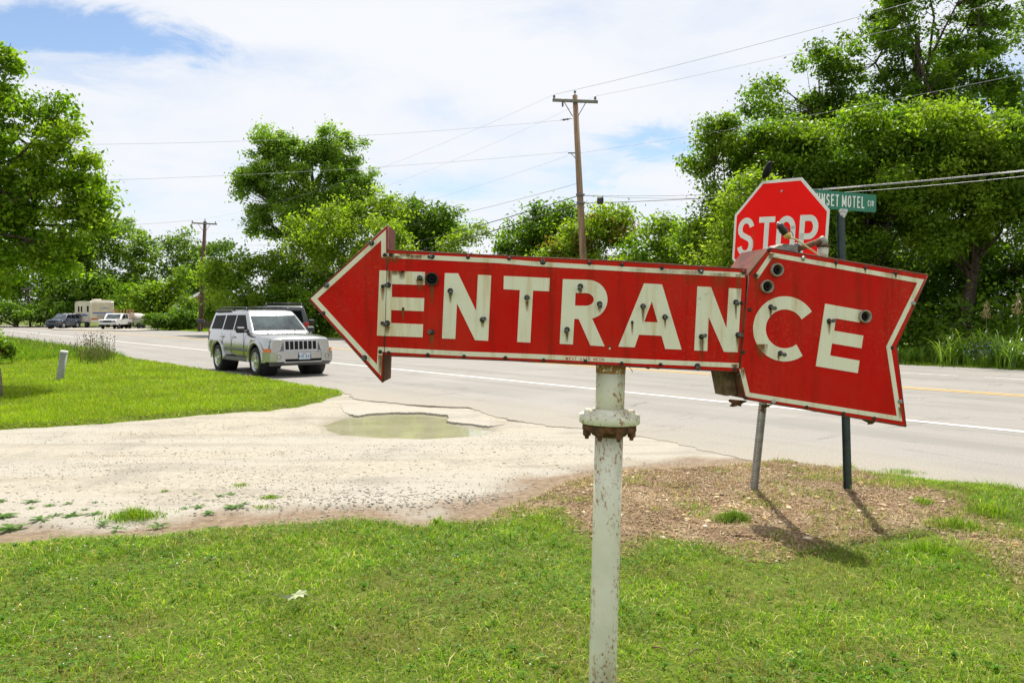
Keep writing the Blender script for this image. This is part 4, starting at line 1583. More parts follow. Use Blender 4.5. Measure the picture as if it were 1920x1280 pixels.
GLASS = plain('tinted_glass', (.006, .008, .008), .25, var=.2, scale=3, spec=.02)
WSHIELD = plain('windscreen_glass', (.05, .07, .07), .03, var=.6, scale=1.6, spec=1.0)
TYRE = plain('tyre_rubber', (.018, .018, .018), .8, var=.25, scale=30)
CHROME = plain('bright_alloy', (.62, .62, .62), .22, .9, var=.1, scale=30)
TRIM = plain('black_trim', (.022, .022, .024), .5, var=.2, scale=20)
GREYT = plain('grey_trim', (.14, .14, .14), .55, var=.15, scale=20)
LAMP = plain('lamp_glass', (.11, .115, .115), .1, .2, var=.3, scale=25, spec=.8)
ORANGE = plain('amber_lens', (.72, .17, .012), .2, var=.15, scale=20, spec=.6)
REDL = plain('red_lens', (.42, .012, .01), .2, var=.15, scale=20)
PLATE = plain('plate_face', (.50, .60, .66), .4, var=.08, scale=8)
INK = plain('plate_ink', (.02, .06, .16), .5)
WHITEP = plain('white_body_paint', (.70, .70, .68), .35, var=.06, scale=2, coat=.3)


def ring_box(z, x0, x1, w, rc, k=4):
    pts = []
    for cx, cy, a0 in ((x1 - rc, w - rc, 0), (x0 + rc, w - rc, 90), (x0 + rc, -w + rc, 180), (x1 - rc, -w + rc, 270)):
        for i in range(k + 1):
            a = math.radians(a0 + 90 * i / k)
            pts.append((cx + rc * math.cos(a), cy + rc * math.sin(a), z))
    return pts


def loft(m, rings, cap=True, smooth=True, mi=0):
    n = len(rings[0])
    vs = [p for r in rings for p in r]
    fs = [(i * n + k, i * n + (k + 1) % n, (i + 1) * n + (k + 1) % n, (i + 1) * n + k) for i in range(len(rings) - 1) for k in range(n)]
    m.add(vs, fs, mi, smooth)
    if cap:
        m.add(rings[0], [tuple(range(n))[::-1]], mi)
        m.add(rings[-1], [tuple(range(n))], mi)
    return m


def cut(obj, cutters):
    """boolean difference, cutters removed afterwards"""
    for c in cutters:
        md = obj.modifiers.new('cut', 'BOOLEAN')
        md.operation = 'DIFFERENCE'
        md.solver = 'EXACT'
        md.object = c
    bpy.context.view_layer.update()
    dg = bpy.context.evaluated_depsgraph_get()
    me = bpy.data.meshes.new_from_object(obj.evaluated_get(dg))
    obj.modifiers.clear()
    old = obj.data
    obj.data = me
    for c in cutters:
        bpy.data.objects.remove(c)
    bpy.data.meshes.remove(old)


def wheel(root, x, y, side, R=.375, mat=CHROME):
    w = bpy.data.objects.new('wheel', None)
    w.empty_display_size = .1
    COL.objects.link(w)
    w.parent = root
    w.location = (x, y, R)
    s = side
    ax = (0, s, 0)
    MB().lathe((0, 0, 0), ax, [(-.115, .245), (-.12, .30), (-.112, .35), (-.09, R - .004), (-.03, R), (.03, R), (.09, R - .004), (.112, .352), (.118, .30), (.112, .245)], 36).build('tyre', TYRE, w, True)
    m = MB().lathe((0, 0, 0), ax, [(.112, .246), (.118, .238), (.10, .222), (.02, .214), (.0, .2)], 32)
    for k in range(5):
        a = math.radians(90 + 72 * k)
        d, t = Vector((math.cos(a), 0, math.sin(a))), Vector((-math.sin(a), 0, math.cos(a)))
        A = Vector(ax)
        m.add([d * .03 + t * .045 + A * .1, d * .03 - t * .045 + A * .1, d * .222 - t * .03 + A * .095, d * .222 + t * .03 + A * .095,
               d * .03 + t * .05 + A * .05, d * .03 - t * .05 + A * .05, d * .222 - t * .036 + A * .05, d * .222 + t * .036 + A * .05],
              [(0, 1, 2, 3), (0, 3, 7, 4), (1, 5, 6, 2)])
    m.lathe((0, 0, 0), ax, [(.06, .06), (.105, .058), (.112, .04), (.113, 0)], 20)
    m.build('rim', mat, w, True)
    MB().lathe((0, 0, 0), ax, [(.0, .21), (.004, .1), (.004, 0)], 20).build('brake_disc', GREYT, w, True)


def suv(label, loc, yaw, paint, detail=True, zs=1.0, group=None, name='suv'):
    root = thing(name, loc, label, 'car', group)
    root.rotation_euler = (0, 0, yaw)
    S = lambda x, w, zb, zt, cr=.015: [(x, y, z) for y, z in ([(-w * .9, zb), (w * .9, zb), (w * .985, zb + .10), (w, zb + .26), (w * .992, zt - .26), (w * .972, zt - .12), (w * .945, zt - .025), (w * .90, zt), (w * .5, zt + cr), (0, zt + cr * 1.2),
                                                                (-w * .5, zt + cr), (-w * .90, zt), (-w * .945, zt - .025), (-w * .972, zt - .12), (-w * .992, zt - .26), (-w, zt - .36 if False else zb + .26), (-w * .985, zb + .10)])]
    rings = [S(x, w, zb, zt, cr) for x, w, zb, zt, cr in ((-2.36, .82, .52, 1.08, .0), (-2.32, .875, .46, 1.12, .0), (-2.1, .90, .42, 1.13, .0), (-1, .905, .40, 1.13, 0), (.3, .905, .40, 1.13, 0), (.82, .905, .40, 1.125, .01), (.98, .905, .40, 1.095, .03),
                                                          (1.3, .90, .42, 1.075, .035), (1.7, .89, .42, 1.045, .035), (2.0, .872, .44, 1.01, .03), (2.12, .845, .46, .985, .02), (2.19, .80, .48, .95, .012))]
    body = loft(MB(), rings).build('body', paint, root, True)
    cutters = []
    for x in (1.39, -1.39):
        cutters.append(MB().lathe((x, -1.2, .39), (0, 1, 0), [(0, 0.001), (0, .445), (2.4, .445), (2.4, .001)], 32, smooth=False).build('arch_cutter', None, root, True))
    cut(body, cutters)
    # greenhouse
    GL = [(1.11, -2.34, .97, .845), (1.17, -2.335, .90, .838), (1.62, -2.25, .36, .70), (1.70, -2.20, .24, .665), (1.735, -2.12, .10, .60), (1.745, -1.9, -.1, .42)]
    loft(MB(), [ring_box(z, a, b, w, .09) for z, a, b, w in GL]).build('cabin', paint, root, True)

    def sidep(x, z, s, off=.006):
        k = (z - 1.17) / (1.62 - 1.17)
        return (x, s * (.838 + (.70 - .838) * k + off), z)
    for s in (-1, 1):
        for xs in (((.72, 1.185), (-.28, 1.185), (-.30, 1.60), (.26, 1.60)), ((-.38, 1.185), (-1.13, 1.185), (-1.12, 1.60), (-.39, 1.60)), ((-1.24, 1.20), (-2.10, 1.20), (-2.04, 1.59), (-1.24, 1.60))):
            m = MB().prism([[sidep(x, z, s) for x, z in xs]], (0, -s * .01, 0))
            m.build('side_window', GLASS, root, True)

    def wsp(y, k, off=.008):
        return (.90 + (.36 - .90) * k + off * .64, y, 1.17 + .45 * k + off * .77)
    ws = MB().prism([[wsp(-.735, .03), wsp(.735, .03), wsp(.63, .93), wsp(-.63, .93)]], (-.006, 0, -.008)).build('windscreen', WSHIELD, root, True)
    MB().prism([[(-2.345, -.66, 1.2), (-2.345, .66, 1.2), (-2.275, .58, 1.58), (-2.275, -.58, 1.58)]], (.01, 0, 0)).build('rear_window', GLASS, root, True)
    for s in (-1, 1):
        for x in (1.39, -1.39):
            wheel(root, x, s * .80, s)
            # flared arch
            m = MB()
            pr = [(.447, -.06), (.452, .035), (.475, .048), (.515, .045), (.53, .03), (.53, -.06)]
            na = 18
            vs, fs = [], []
            for i in range(na + 1):
                a = math.radians(-12 + 204 * i / na)
                for r_, o_ in pr:
                    q = 1.0
                    vs.append((x + r_ * math.cos(a), s * (.895 + o_), max(.39 + r_ * math.sin(a) * 1.0, .36)))
            for i in range(na):
                for k in range(5):
                    fs.append((i * 6 + k, i * 6 + k + 1, (i + 1) * 6 + k + 1, (i + 1) * 6 + k))
            m.add(vs, fs, 0, True)
            m.build('wheel_arch', paint, root, True)
            MB().lathe((x, s * .45, .39), (0, s, 0), [(0, .0), (0, .43), (.44, .44)], 24).build('arch_liner', TRIM, root, True)
        for gx in (.60, -.33, -1.02):
            MB().box((gx, s * .9055, .80), (.012, .006, .62)).build('door_gap', BLACK, root, True)
        MB().box((0, s * .905, .66), (1.75, .03, .075), bevel=.01).build('side_moulding', GREYT, root, True)
        MB().box((0, s * .885, .40), (1.9, .06, .11), bevel=.015).build('sill', GREYT, root, True)
        for x in (-.08, -.98):
            h_ = MB().tube([(x, s * .888, .99), (x - .03, s * .925, .995), (x - .17, s * .925, .995), (x - .2, s * .888, .99)], .017, 8)
            h_.build('door_handle', CHROME, root, True)
        mir = MB().box((.63, s * 1.0, 1.2), (.12, .25, .165), bevel=.04)
        mir.box((.66, s * .88, 1.16), (.09, .12, .06), bevel=.015)
        mir.build('mirror', TRIM, root, True)
        rl = MB().tube([(.12, s * .60, 1.735), (.02, s * .60, 1.80), (-.6, s * .60, 1.815), (-1.4, s * .60, 1.815), (-2.0, s * .60, 1.80), (-2.1, s * .60, 1.735)], .02, 8)
        rl.box((-.9, s * .60, 1.76), (.1, .045, .09))
        rl.build('roof_rail', TRIM, root, True)
        MB().box((-1.55, s * .665, 1.715), (1.2, .05, .075), bevel=.02).build('roof_ridge', TRIM, root, True)
        MB().box((-2.33, s * .76, 1.02), (.06, .16, .34), bevel=.02).build('tail_lamp', REDL, root, True)
    for x in (-.35, -1.5):
        MB().tube([(x, -.60, 1.815), (x, 0, 1.822), (x, .60, 1.815)], .017, 8).build('cross_bar', TRIM, root, True)
    # front end
    gp = MB().prism([[(2.205, -.46, .665), (2.205, .46, .665), (2.19, .47, .955), (2.19, -.47, .955)]], (-.06, 0, 0)).build('grille', paint, root, True)
    for i in range(7):
        y = (i - 3) * .126
        MB().prism([[(2.211, y - .045, .705), (2.211, y + .045, .705), (2.214, y + .045, .72), (2.199, y + .045, .92), (2.199, y - .045, .92), (2.214, y - .045, .72)]], (-.03, 0, 0)).build('grille_slot', BLACK, gp, True)
    for s in (-1, 1):
        hl = MB().prism([[(2.205, s * .475, .675), (2.165, s * .775, .66), (2.145, s * .775, .93), (2.188, s * .48, .95)]], (-.05, 0, 0)).build('headlight', LAMP, root, True)
        for yy, zz, r_ in ((.63, .865, .06), (.59, .735, .045)):
            MB().lathe((2.185 if zz < .8 else 2.172, s * yy, zz), (1, -.0, .05), [(0, r_), (.006, r_), (.008, r_ * .8), (.002, r_ * .7), (.0, 0)], 18).build('lamp_bowl', CHROME, hl, True)
        MB().prism([[(2.205, s * .835, .648), (2.04, s * .955, .648), (2.04, s * .948, .73), (2.195, s * .825, .735)]], (-.05, -s * .08, 0)).build('turn_signal', ORANGE, root, True)
        # bumper corner
        bc_ = loft(MB(), [[(x, s * y, z) for x, y in ((2.36, .50), (2.345, .70), (2.25, .86), (1.98, .93), (1.93, .93), (1.93, .5))] for z in (.40, .44, .60, .645)], True, False).build('bumper_end', paint, root, True)
        MB().lathe((2.338, s * .66, .525), (1, s * .12, 0), [(0, .06), (.012, .06), (.016, .052), (.008, .046), (.008, 0)], 18).build('fog_lamp', LAMP, bc_, True)
    bp = loft(MB(), [[(x, y, z) for x, y in ((2.345, -.50), (2.36, -.3), (2.365, 0), (2.36, .3), (2.345, .50), (2.0, .50), (2.0, -.50))] for z in (.47, .485, .60, .63)], True, False).build('bumper', paint, root, True)
    MB().box((2.25, 0, .435), (.12, .98, .07)).build('air_intake', BLACK, root, True)
    MB().box((2.27, 0, .385), (.16, 1.06, .045), bevel=.012).build('bumper_lip', paint, root, True)
    MB().prism([[(2.27, -.84, .385), (2.27, .84, .385), (2.16, .80, .29), (2.16, -.80, .29)]], (-.12, 0, 0)).build('front_skirt', GREYT, root, True)
    if detail:
        pl = MB().box((2.372, .02, .535), (.012, .315, .165), bevel=.003).build('licence_plate', PLATE, root, True)
        MB().box((2.366, .02, .53), (.008, .345, .20)).build('plate_frame', TRIM, root, True)
        m, tw = text_mesh('W1E 243', (0, 0, 0), (0, 1, 0), (0, 0, 1), (1, 0, 0), .075, .16, .22, .8)
        m, tw = text_mesh('W1E 243', (2.378, .02 - tw / 2, .495), (0, 1, 0), (0, 0, 1), (1, 0, 0), .075, .16, .22, .8, .001)
        m.build('plate_number', INK, pl, True, fix=False)
        MB().box((2.379, .02, .597), (.002, .1, .016)).build('plate_state', REDL, pl, True)
        MB().box((-.2, 0, .52), (3.6, 1.5, .22)).build('underbody', BLACK, root, True)
        for y in (-.42, .36):
            MB().tube([(.98, y, 1.145), (.88, y + .1, 1.185), (.86, y + .5, 1.20)], .008, 6).build('wiper', TRIM, root, True)
        # seats, dash and driver seen dimly are behind the tinted screen
        MB().tube([(.60, -.2, 1.30), (.60, .0, 1.33)], .03, 8).build('rear_view_mirror', TRIM, root, True)
    return root


suv('silver four-wheel-drive car with roof rails on the road shoulder', (-6.92, 21.85, Z_ROAD), -.873, SILVER)
BLKP = car_paint('dark_grey_paint', (.03, .032, .034))
o = suv('dark car mostly hidden behind the silver car', (-9.0, 30.6, Z_ROAD), math.radians(106), BLKP, False)
o.scale = (1.05, 1.05, 1.12)


# ------------------------------------------------------------------ far vehicles
def far_root(name, px, py, Y, label, cat, yaw):
    p = on_plane(px, py, Y)
    r = thing(name, (p.x, p.y, .10), label, cat)
    r.rotation_euler = (0, 0, yaw)
    return r


def side_prism(profile, w, y0=0):
    return MB().prism([[(x, y0 - w / 2, z) for x, z in profile]], (0, w, 0))


def disc_wheel(root, x, y, R, w=.22):
    wo = MB().lathe((x, y - w / 2, R), (0, 1, 0), [(0, 0), (0, R * .55), (.02, R * .92), (.04, R), (w - .04, R), (w - .02, R * .92), (w, R * .55), (w, 0)], 20).build('wheel', TYRE, root, True)
    MB().lathe((x, y - w / 2 - .01, R), (0, 1, 0), [(0, 0), (0, R * .5), (.02, R * .55)], 14).build('hub', CHROME, wo, True)


RVW = plain('camper_cream', (.62, .57, .44), .4, var=.06, scale=1.5)
RVB = plain('camper_beige', (.50, .45, .31), .5, var=.08, scale=1.5)
BLUE = plain('camper_blue', (.05, .12, .33), .5)
# fifth-wheel camper: the rear wall looks at the camera, its long side recedes to the left
rv = far_root('camper_trailer', 170, 614, 97, 'cream fifth-wheel camper with blue stripe parked across the road', 'camper', 0)
rv.rotation_euler = (0, 0, math.radians(40))
# local: x = along rear wall to the right, y = away
Lrv, Wrv = 9.0, 2.7
m = MB().prism([[(0, y, z) for y, z in ((0, .75), (0, 3.25), (.15, 3.35), (6.5, 3.45), (Lrv, 3.35), (Lrv + .3, 2.9), (Lrv + .3, 1.9), (6.6, 1.75), (6.5, .75))]], (Wrv, 0, 0))
m.build('body', RVW, rv, True)
MB().box((Wrv / 2, 3, 3.52), (1.0, 1.1, .25), bevel=.08).build('roof_unit', RVW, rv, True)
MB().tube([(.2, .1, 3.45), (Wrv - .2, .1, 3.45)], .04, 6).build('roof_rack', RVW, rv, True)
MB().prism([[(x, -.012, z) for x, z in ((.15, .95), (Wrv - .15, .95), (Wrv - .15, 3.0), (.15, 3.0))]], (0, .012, 0)).build('rear_panel', RVB, rv, True)
MB().prism([[(x, -.02, z) for x, z in ((.3, 1.75), (2.6, 1.82), (2.6, 1.96), (.2, 1.92))]], (0, .01, 0)).build('blue_stripe', BLUE, rv, True)
MB().prism([[(x, -.02, z) for x, z in ((.9, 2.42), (1.6, 2.55), (2.4, 2.45), (1.7, 2.44))]], (0, .01, 0)).build('swoosh', BLUE, rv, True)
MB().prism([[(x, -.02, z) for x, z in ((.75, 1.15), (2.1, 1.15), (2.1, 1.72), (.75, 1.72))]], (0, .01, 0)).build('rear_hatch', plain('camper_grey', (.33, .31, .27), .5), rv, True)
MB().prism([[(x, -.02, z) for x, z in ((.05, 1.05), (.8, 1.05), (.8, 1.18), (.05, 1.18))]], (0, .01, 0)).build('tail_lamp', REDL, rv, True)
MB().box((Wrv / 2, -.05, .72), (Wrv, .15, .16), bevel=.03).build('bumper', RVW, rv, True)
for y0, y1, z0, z1 in ((.9, 1.9, 2.0, 2.75), (4.6, 5.5, 2.0, 2.75), (6.3, 7.2, 2.0, 2.75)):
    MB().prism([[(-.015, y, z) for y, z in ((y0, z0), (y1, z0), (y1, z1), (y0, z1))]], (.01, 0, 0)).build('side_window', GLASS, rv, True)
MB().prism([[(-.015, y, z) for y, z in ((1.5, 1.45), (4.6, 1.5), (6.2, 1.25), (4.2, 1.75), (3.0, 1.75), (1.5, 1.6))]], (.01, 0, 0)).build('side_graphic', BLUE, rv, True)
for y in (2.4, 3.3):
    for x in (.12, Wrv - .12):
        wo = MB().lathe((x - .12, y, .38), (1, 0, 0), [(0, 0), (0, .2), (.03, .36), (.21, .36), (.24, .2), (.24, 0)], 18).build('wheel', TYRE, rv, True)


def pickup(name, label, loc_px, Y, yaw, paint, sc=1.0):
    r = far_root(name, loc_px[0], loc_px[1], Y, label, 'truck', yaw)
    r.scale = (sc, sc, sc)
    side_prism(((2.6, .5), (2.65, .95), (2.5, 1.08), (1.2, 1.15), (.55, 1.75), (.35, 1.82), (-.75, 1.82), (-.95, 1.75), (-1.05, 1.15), (-2.7, 1.12), (-2.72, .55)), 1.95).build('body', paint, r, True)
    for s in (-1, 1):
        MB().prism([[(x, s * .98, z) for x, z in ((1.02, 1.2), (.5, 1.68), (-.15, 1.7), (-.15, 1.2))]], (0, -s * .02, 0)).build('side_window', GLASS, r, True)
        MB().prism([[(x, s * .98, z) for x, z in ((-.25, 1.2), (-.25, 1.7), (-.75, 1.7), (-.9, 1.2))]], (0, -s * .02, 0)).build('side_window', GLASS, r, True)
        for x in (1.75, -1.6):
            disc_wheel(r, x, s * .87, .39)
        MB().box((2.6, s * .7, .9), (.12, .38, .2), bevel=.03).build('headlight', LAMP, r, True)
        MB().box((.95, s * 1.1, 1.25), (.12, .2, .2), bevel=.03).build('mirror', TRIM, r, True)
    MB().prism([[(1.18, -.8, 1.18), (1.18, .8, 1.18), (.60, .7, 1.70), (.60, -.7, 1.70)]], (.02, 0, .02)).build('windscreen', WSHIELD, r, True)
    MB().box((2.68, 0, .62), (.16, 1.9, .24), bevel=.04).build('bumper', CHROME, r, True)
    MB().box((2.66, 0, .9), (.04, .95, .24)).build('grille', TRIM, r, True)
    return r


pickup('pickup_truck', 'white pickup truck hitched in front of the camper', (137, 616), 101, math.radians(-98), WHITEP)
NAVY = car_paint('dark_blue_paint', (.035, .05, .085))
o = suv('dark blue car parked at the far left of the camper', on_plane(119, 616.5, 95) * 1.0, math.radians(-92), NAVY, False)
o.location.z = .10
wt = pickup('pickup_truck', 'white truck with wooden stake sides parked beside the camper', (219, 617.5), 90, math.radians(-84), WHITEP, .98)
WOOD = plain('stake_wood', (.32, .17, .07), .8, var=.25, scale=8)
for i in range(5):
    for s in (-1, 1):
        MB().box((-1.9, s * .95, 1.25 + i * .24), (1.7, .05, .13)).build('stake_board', WOOD, wt, True)
for i in range(6):
    MB().box((-2.72, (i - 2.5) * .36, 1.75), (.05, .12, 1.2)).build('stake_post', WOOD, wt, True)
tr = far_root('flatbed_trailer', 262, 618, 94, 'long flat deck trailer parked behind the white truck', 'trailer', math.radians(-100))
MB().box((0, 0, .72), (6.2, 2.2, .16), bevel=.03).build('deck', plain('deck_timber', (.17, .15, .13), .85, var=.25, scale=6), tr, True)
MB().prism([[(x, -1.1, z) for x, z in ((-3.1, .66), (-3.1, .80), (-4.3, .35), (-4.3, .28))]], (0, 2.2, 0)).build('ramp', GREYT, tr, True)
for x in (.9, 1.75):
    for s in (-1, 1):
        disc_wheel(tr, x, s * 1.15, .36)
MB().box((3.6, 0, .62), (1.2, .12, .12)).build('tow_bar', GREYT, tr, True)
ld = far_root('covered_load', 261, 608, 94, 'pale tarpaulin covered load on the flat trailer', 'load', math.radians(-108))
ld.location.z = .905
m = loft(MB(), [ring_box(z, a, b, w, .2) for z, a, b, w in ((.0, -1.5, 1.55, .9), (.35, -1.55, 1.5, .92), (.5, -1.55, 1.5, .92), (.75, -.9, 1.4, .8), (.98, .2, 1.2, .6), (1.02, .5, 1.0, .4))])
m.build('tarpaulin', plain('pale_tarp', (.55, .52, .46), .7, var=.12, scale=2), ld, True)
MB().tube(ring_box(.36, -1.57, 1.52, .94, .2) + [ring_box(.36, -1.57, 1.52, .94, .2)[0]], .025, 6).build('strap', GREYT, ld, True)

# ------------------------------------------------------------------ house and mailbox
hx = on_plane(385, 604, 96)
house = thing('house', (hx.x, hx.y, 0), 'brown plank house with grey metal roof behind the mailbox', 'house')
house.rotation_euler = (0, 0, math.radians(28))
WALL = NT('brown_plank_wall')
_c = WALL.coord('Object')
_w = WALL.N('TexWave', wave_type='BANDS', bands_direction='X')
_w.inputs['Scale'].default_value = 1.6
WALL.L(_c, _w.inputs['Vector'])
WALL.bs(color=WALL.mix(WALL.ramp(_w.outputs['Fac'], .05, .2), (.05, .035, .025), WALL.mix(WALL.noise(_c, 3, 5, .6), (.14, .10, .07), (.25, .19, .14))), rough=.85)
WALL = WALL.m
w2, l2 = 3.0, 4.5
m = MB().prism([[(x, -l2, z) for x, z in ((-w2, 0), (w2, 0), (w2, 2.9), (0, 4.6), (-w2, 2.9))]], (0, 2 * l2, 0))
m.build('wall', WALL, house, True)
rf = plain('grey_metal_roof', (.33, .33, .34), .45, .3, var=.15, scale=4)
for s in (-1, 1):
    m = MB().prism([[(0, -l2 - .4, 4.68), (s * (w2 + .5), -l2 - .4, 2.68), (s * (w2 + .5), -l2 - .4, 2.78), (0, -l2 - .4, 4.78)]], (0, 2 * l2 + .8, 0))
    ro = m.build('roof', rf, house, True)
    MB().prism([[(0, -l2 - .44, 4.5), (s * (w2 + .5), -l2 - .44, 2.5), (s * (w2 + .5), -l2 - .44, 2.70), (0, -l2 - .44, 4.70)]], (0, .035, 0)).build('barge_board', plain('orange_barge_board', (.42, .22, .08), .7), ro, True)
MB().prism([[(x, -l2 - .02, z) for x, z in ((-.6, 1.2), (.6, 1.2), (.6, 2.3), (-.6, 2.3))]], (0, .03, 0)).build('window', GLASS, house, True)
mp = on_plane(376, 602, 77)
mail = thing('mailbox', (mp.x, mp.y, tz(mp.x, mp.y)), 'black roadside mailbox on a post below the far pole', 'mailbox')
MB().box((0, 0, .48), (.1, .1, .98)).build('post', plain('mailbox_post', (.14, .10, .07), .9), mail, True)
arch = [(-.4 + 0, -.16, .98), (-.4, .16, .98), (-.4, .16, 1.16)] + [(-.4, .16 * math.cos(a), 1.16 + .16 * math.sin(a)) for a in np.linspace(.4, 2.74, 6)] + [(-.4, -.16, 1.16)]
MB().prism([arch], (.8, 0, 0)).build('box', plain('mailbox_black', (.02, .022, .025), .35, spec=.6), mail, True)
MB().box((.3, -.18, 1.3), (.04, .02, .22)).build('flag', REDL, mail, True)

# ------------------------------------------------------------------ marker post and stake at left
g0 = on_ground(112, 713, .06)
mk = thing('marker_post', (g0.x, g0.y, tz(g0.x, g0.y)), 'grey capped tube marker leaning in the left lawn', 'marker')
t0 = on_plane(120, 661, g0.y)
ax_ = (t0 - Vector(g0)).normalized()
MB().tube([Vector(g0) - ax_ * .1, Vector(g0) + ax_ * .02, t0], .083, 20).build('tube', plain('marker_grey', (.30, .32, .27), .6, var=.15, scale=14), mk)
MB().lathe(t0, ax_, [(0, .088), (.035, .088), (.045, .08), (.045, 0)], 20).build('cap', plain('marker_cap', (.72, .72, .70), .5), mk)
g0 = on_ground(3, 745, .06)
st = thing('stake', (g0.x, g0.y, tz(g0.x, g0.y)), 'thin wooden stake at the left edge of the lawn', 'stake')
MB().tube([Vector(g0) - zv * .1, on_plane(2, 722, g0.y), on_plane(-1, 690, g0.y)], [.026, .025, .022], 8).build('stake_shaft', plain('grey_wood', (.19, .15, .11), .9, var=.3, scale=20), st)

# ------------------------------------------------------------------ utility poles and lines
PWOOD = NT('weathered_pole_wood')
_c = PWOOD.coord('Object', (9, 9, .55))
_n = PWOOD.noise(_c, 1.5, 6, .65)
PWOOD.bs(color=PWOOD.mix(PWOOD.ramp(_n, .3, .72), (.16, .105, .065), (.36, .25, .155)), rough=.9, spec=.2)
PWOOD.bump(_n, .4, .02)
PWOOD = PWOOD.m
BWOOD = plain('dark_pole_wood', (.11, .065, .045), .9, var=.3, scale=6)
GREYW = plain('crossarm_wood', (.20, .19, .16), .85, var=.25, scale=10)
INS = plain('insulator', (.10, .10, .11), .3, spec=.6)


def utility_pole(name, label, base, top, r0, r1, mat, arm_px, arm_w, arm_drop, yaw, arm_slope=0.0):
    root = thing(name, base, label, 'utility pole')
    b, t = Vector(base), Vector(top)
    MB().tube([b - (t - b) * .03, b + (t - b) * .5, t], [r0, (r0 + r1) / 2, r1], 16).build('shaft', mat, root)
    c = t - zv * arm_drop
    d = Vector((math.cos(yaw), math.sin(yaw), arm_slope)).normalized()
    fwd = Vector((-d.y, d.x, 0)).normalized()
    c = c - fwd * (r1 + .05)
    R = Matrix((d, fwd, d.cross(fwd))).transposed()
    arm = MB().box(c, (arm_w, .11, .14), R, bevel=.01).build('crossarm', GREYW, root)
    tips = []
    for s in (-.93, .88):
        p = c + d * (arm_w / 2 * s)
        MB().lathe(p, (0, 0, 1), [(.05, .02), (.12, .02), (.12, .06), (.16, .07), (.19, .045), (.23, .055), (.27, .03), (.27, 0)], 12).build('insulator', INS, arm)
        tips.append(p + zv * .27)
        q = MB().tube([c + d * (arm_w / 2 * s * .55) - zv * .02, c + fwd * .0 - zv * .75 + d * (.12 * (1 if s > 0 else -1))], .022, 6)
        q.build('brace', GREYW, arm)
    MB().lathe(t, (0, 0, 1), [(0, .03), (.12, .025), (.14, .06), (.2, .065), (.24, .03), (.24, 0)], 12).build('insulator', INS, root)
    tips.append(t + zv * .24)
    return root, tips


YP = 38.0
pb_ = on_plane(1101.5, 640, YP)
pt_ = on_plane(1078, 179, YP)
dirp = (pt_ - pb_).normalized()
pbase = pb_ - dirp * (pb_.z / dirp.z)
pole1, tips1 = utility_pole('utility_pole', 'tall wooden utility pole with crossarm rising behind the ENTRANCE sign', pbase, pt_, .205, .125, PWOOD, None, 2.2, .32, math.radians(0), -.04)
ax1 = lambda py: pbase + dirp * ((on_plane(1090, py, YP).z - pbase.z) / dirp.z)
YF = 78.0
fb, ft = on_plane(375, 608, YF), on_plane(384.5, 415, YF)
pole2, tips2 = utility_pole('utility_pole', 'dark utility pole with crossarm standing behind the mailbox', Vector((fb.x, fb.y, 0)), ft, .24, .16, BWOOD, None, 2.55, .25, math.radians(0), -.05)
MB().lathe(ax1(222) + Vector((-.15, 0, 0)), (-1, 0, -.15), [(0, .02), (.2, .02), (.22, .05), (.3, .05), (.32, .03), (.42, .05), (.5, .05), (.52, .015), (.65, .01)], 10).build('dead_end', INS, pole1)
MB().box(ax1(287) + Vector((-.28, 0, .0)), (.4, .05, .05)).tube([ax1(287) + Vector((-.35, 0, 0)), ax1(298) + Vector((-.1, 0, 0))], .018, 6).build('bracket', GREYT, pole1)
for py in (366, 381):
    MB().box(ax1(py) + Vector((0, -.17, 0)), (.42, .1, .1), bevel=.01).build('cable_clamp', GREYT, pole1)
MB().box(ax1(190) + Vector((-.62, -.12, -.1)), (.09, .09, .4), bevel=.02).build('fuse_cutout', INS, pole1)
LINE = plain('aluminium_line', (.42, .43, .46), .7, .0)
CABL = plain('black_cable', (.03, .03, .032), .6)
PALE = plain('pale_cable', (.36, .36, .36), .5, .3)


def cable(label, a, b, sag, r, mat, n=26, name='overhead_line', group=None):
    a, b = Vector(a), Vector(b)
    pts = []
    for i in range(n + 1):
        s = i / n
        p = a.lerp(b, s)
        p.z -= sag * 4 * s * (1 - s)
        pts.append(p)
    o = MB().tube(pts, r, 6).build(name, mat)
    return tag(o, label, 'cable', group), pts


nxt = Vector((UD[0] * -46, UD[1] * -46, 0))
cable('thin top line running right from the pole crossarm left end', tips1[0], tips1[0] + nxt, .75, .008, LINE)
cable('thin line running right from the pole crossarm right end', tips1[1], tips1[1] + nxt, .9, .006, LINE)
cable('neutral line running right from the pole into the trees', ax1(287) + Vector((.1, 0, 0)), ax1(287) + nxt + Vector((0, 0, .3)), .8, .005, LINE)
cable('thin line running left from crossarm to the far pole, upper of two', tips1[0], tips2[0], 1.0, .0045, LINE)
cable('thin line running left from crossarm to the far pole, lower of two', tips1[1], tips2[1], 1.5, .004, LINE)
cable('service line crossing left from the pole above the lone tall tree', ax1(222) + Vector((-.8, 0, -.1)), Vector((-34, 30, 8.6)), .75, .006, LINE)
cable('service line crossing left from the pole through the lone tall tree', ax1(285) + Vector((-.48, 0, 0)), Vector((-34, 30, 6.7)), .55, .006, LINE)
cable('slack line running from the pole bracket down to the far pole', ax1(292) + Vector((-.48, 0, 0)), ft - zv * 1.1, 1.3, .0045, LINE)
cable('black line left of the pole above the two thick cables', ax1(343), ft - zv * 2.3, 1.1, .008, CABL)
cable('upper thick black cable running left behind the arrow head', ax1(366), ft - zv * 4.6, 1.2, .020, CABL)
cable('lower thick black cable running left behind the arrow head', ax1(381), ft - zv * 5.2, 1.4, .026, CABL)
cA, ptsA = cable('pale upper cable sagging right behind the stop sign', ax1(366), ax1(366) + nxt + Vector((0, 0, .5)), 1.75, .011, PALE)
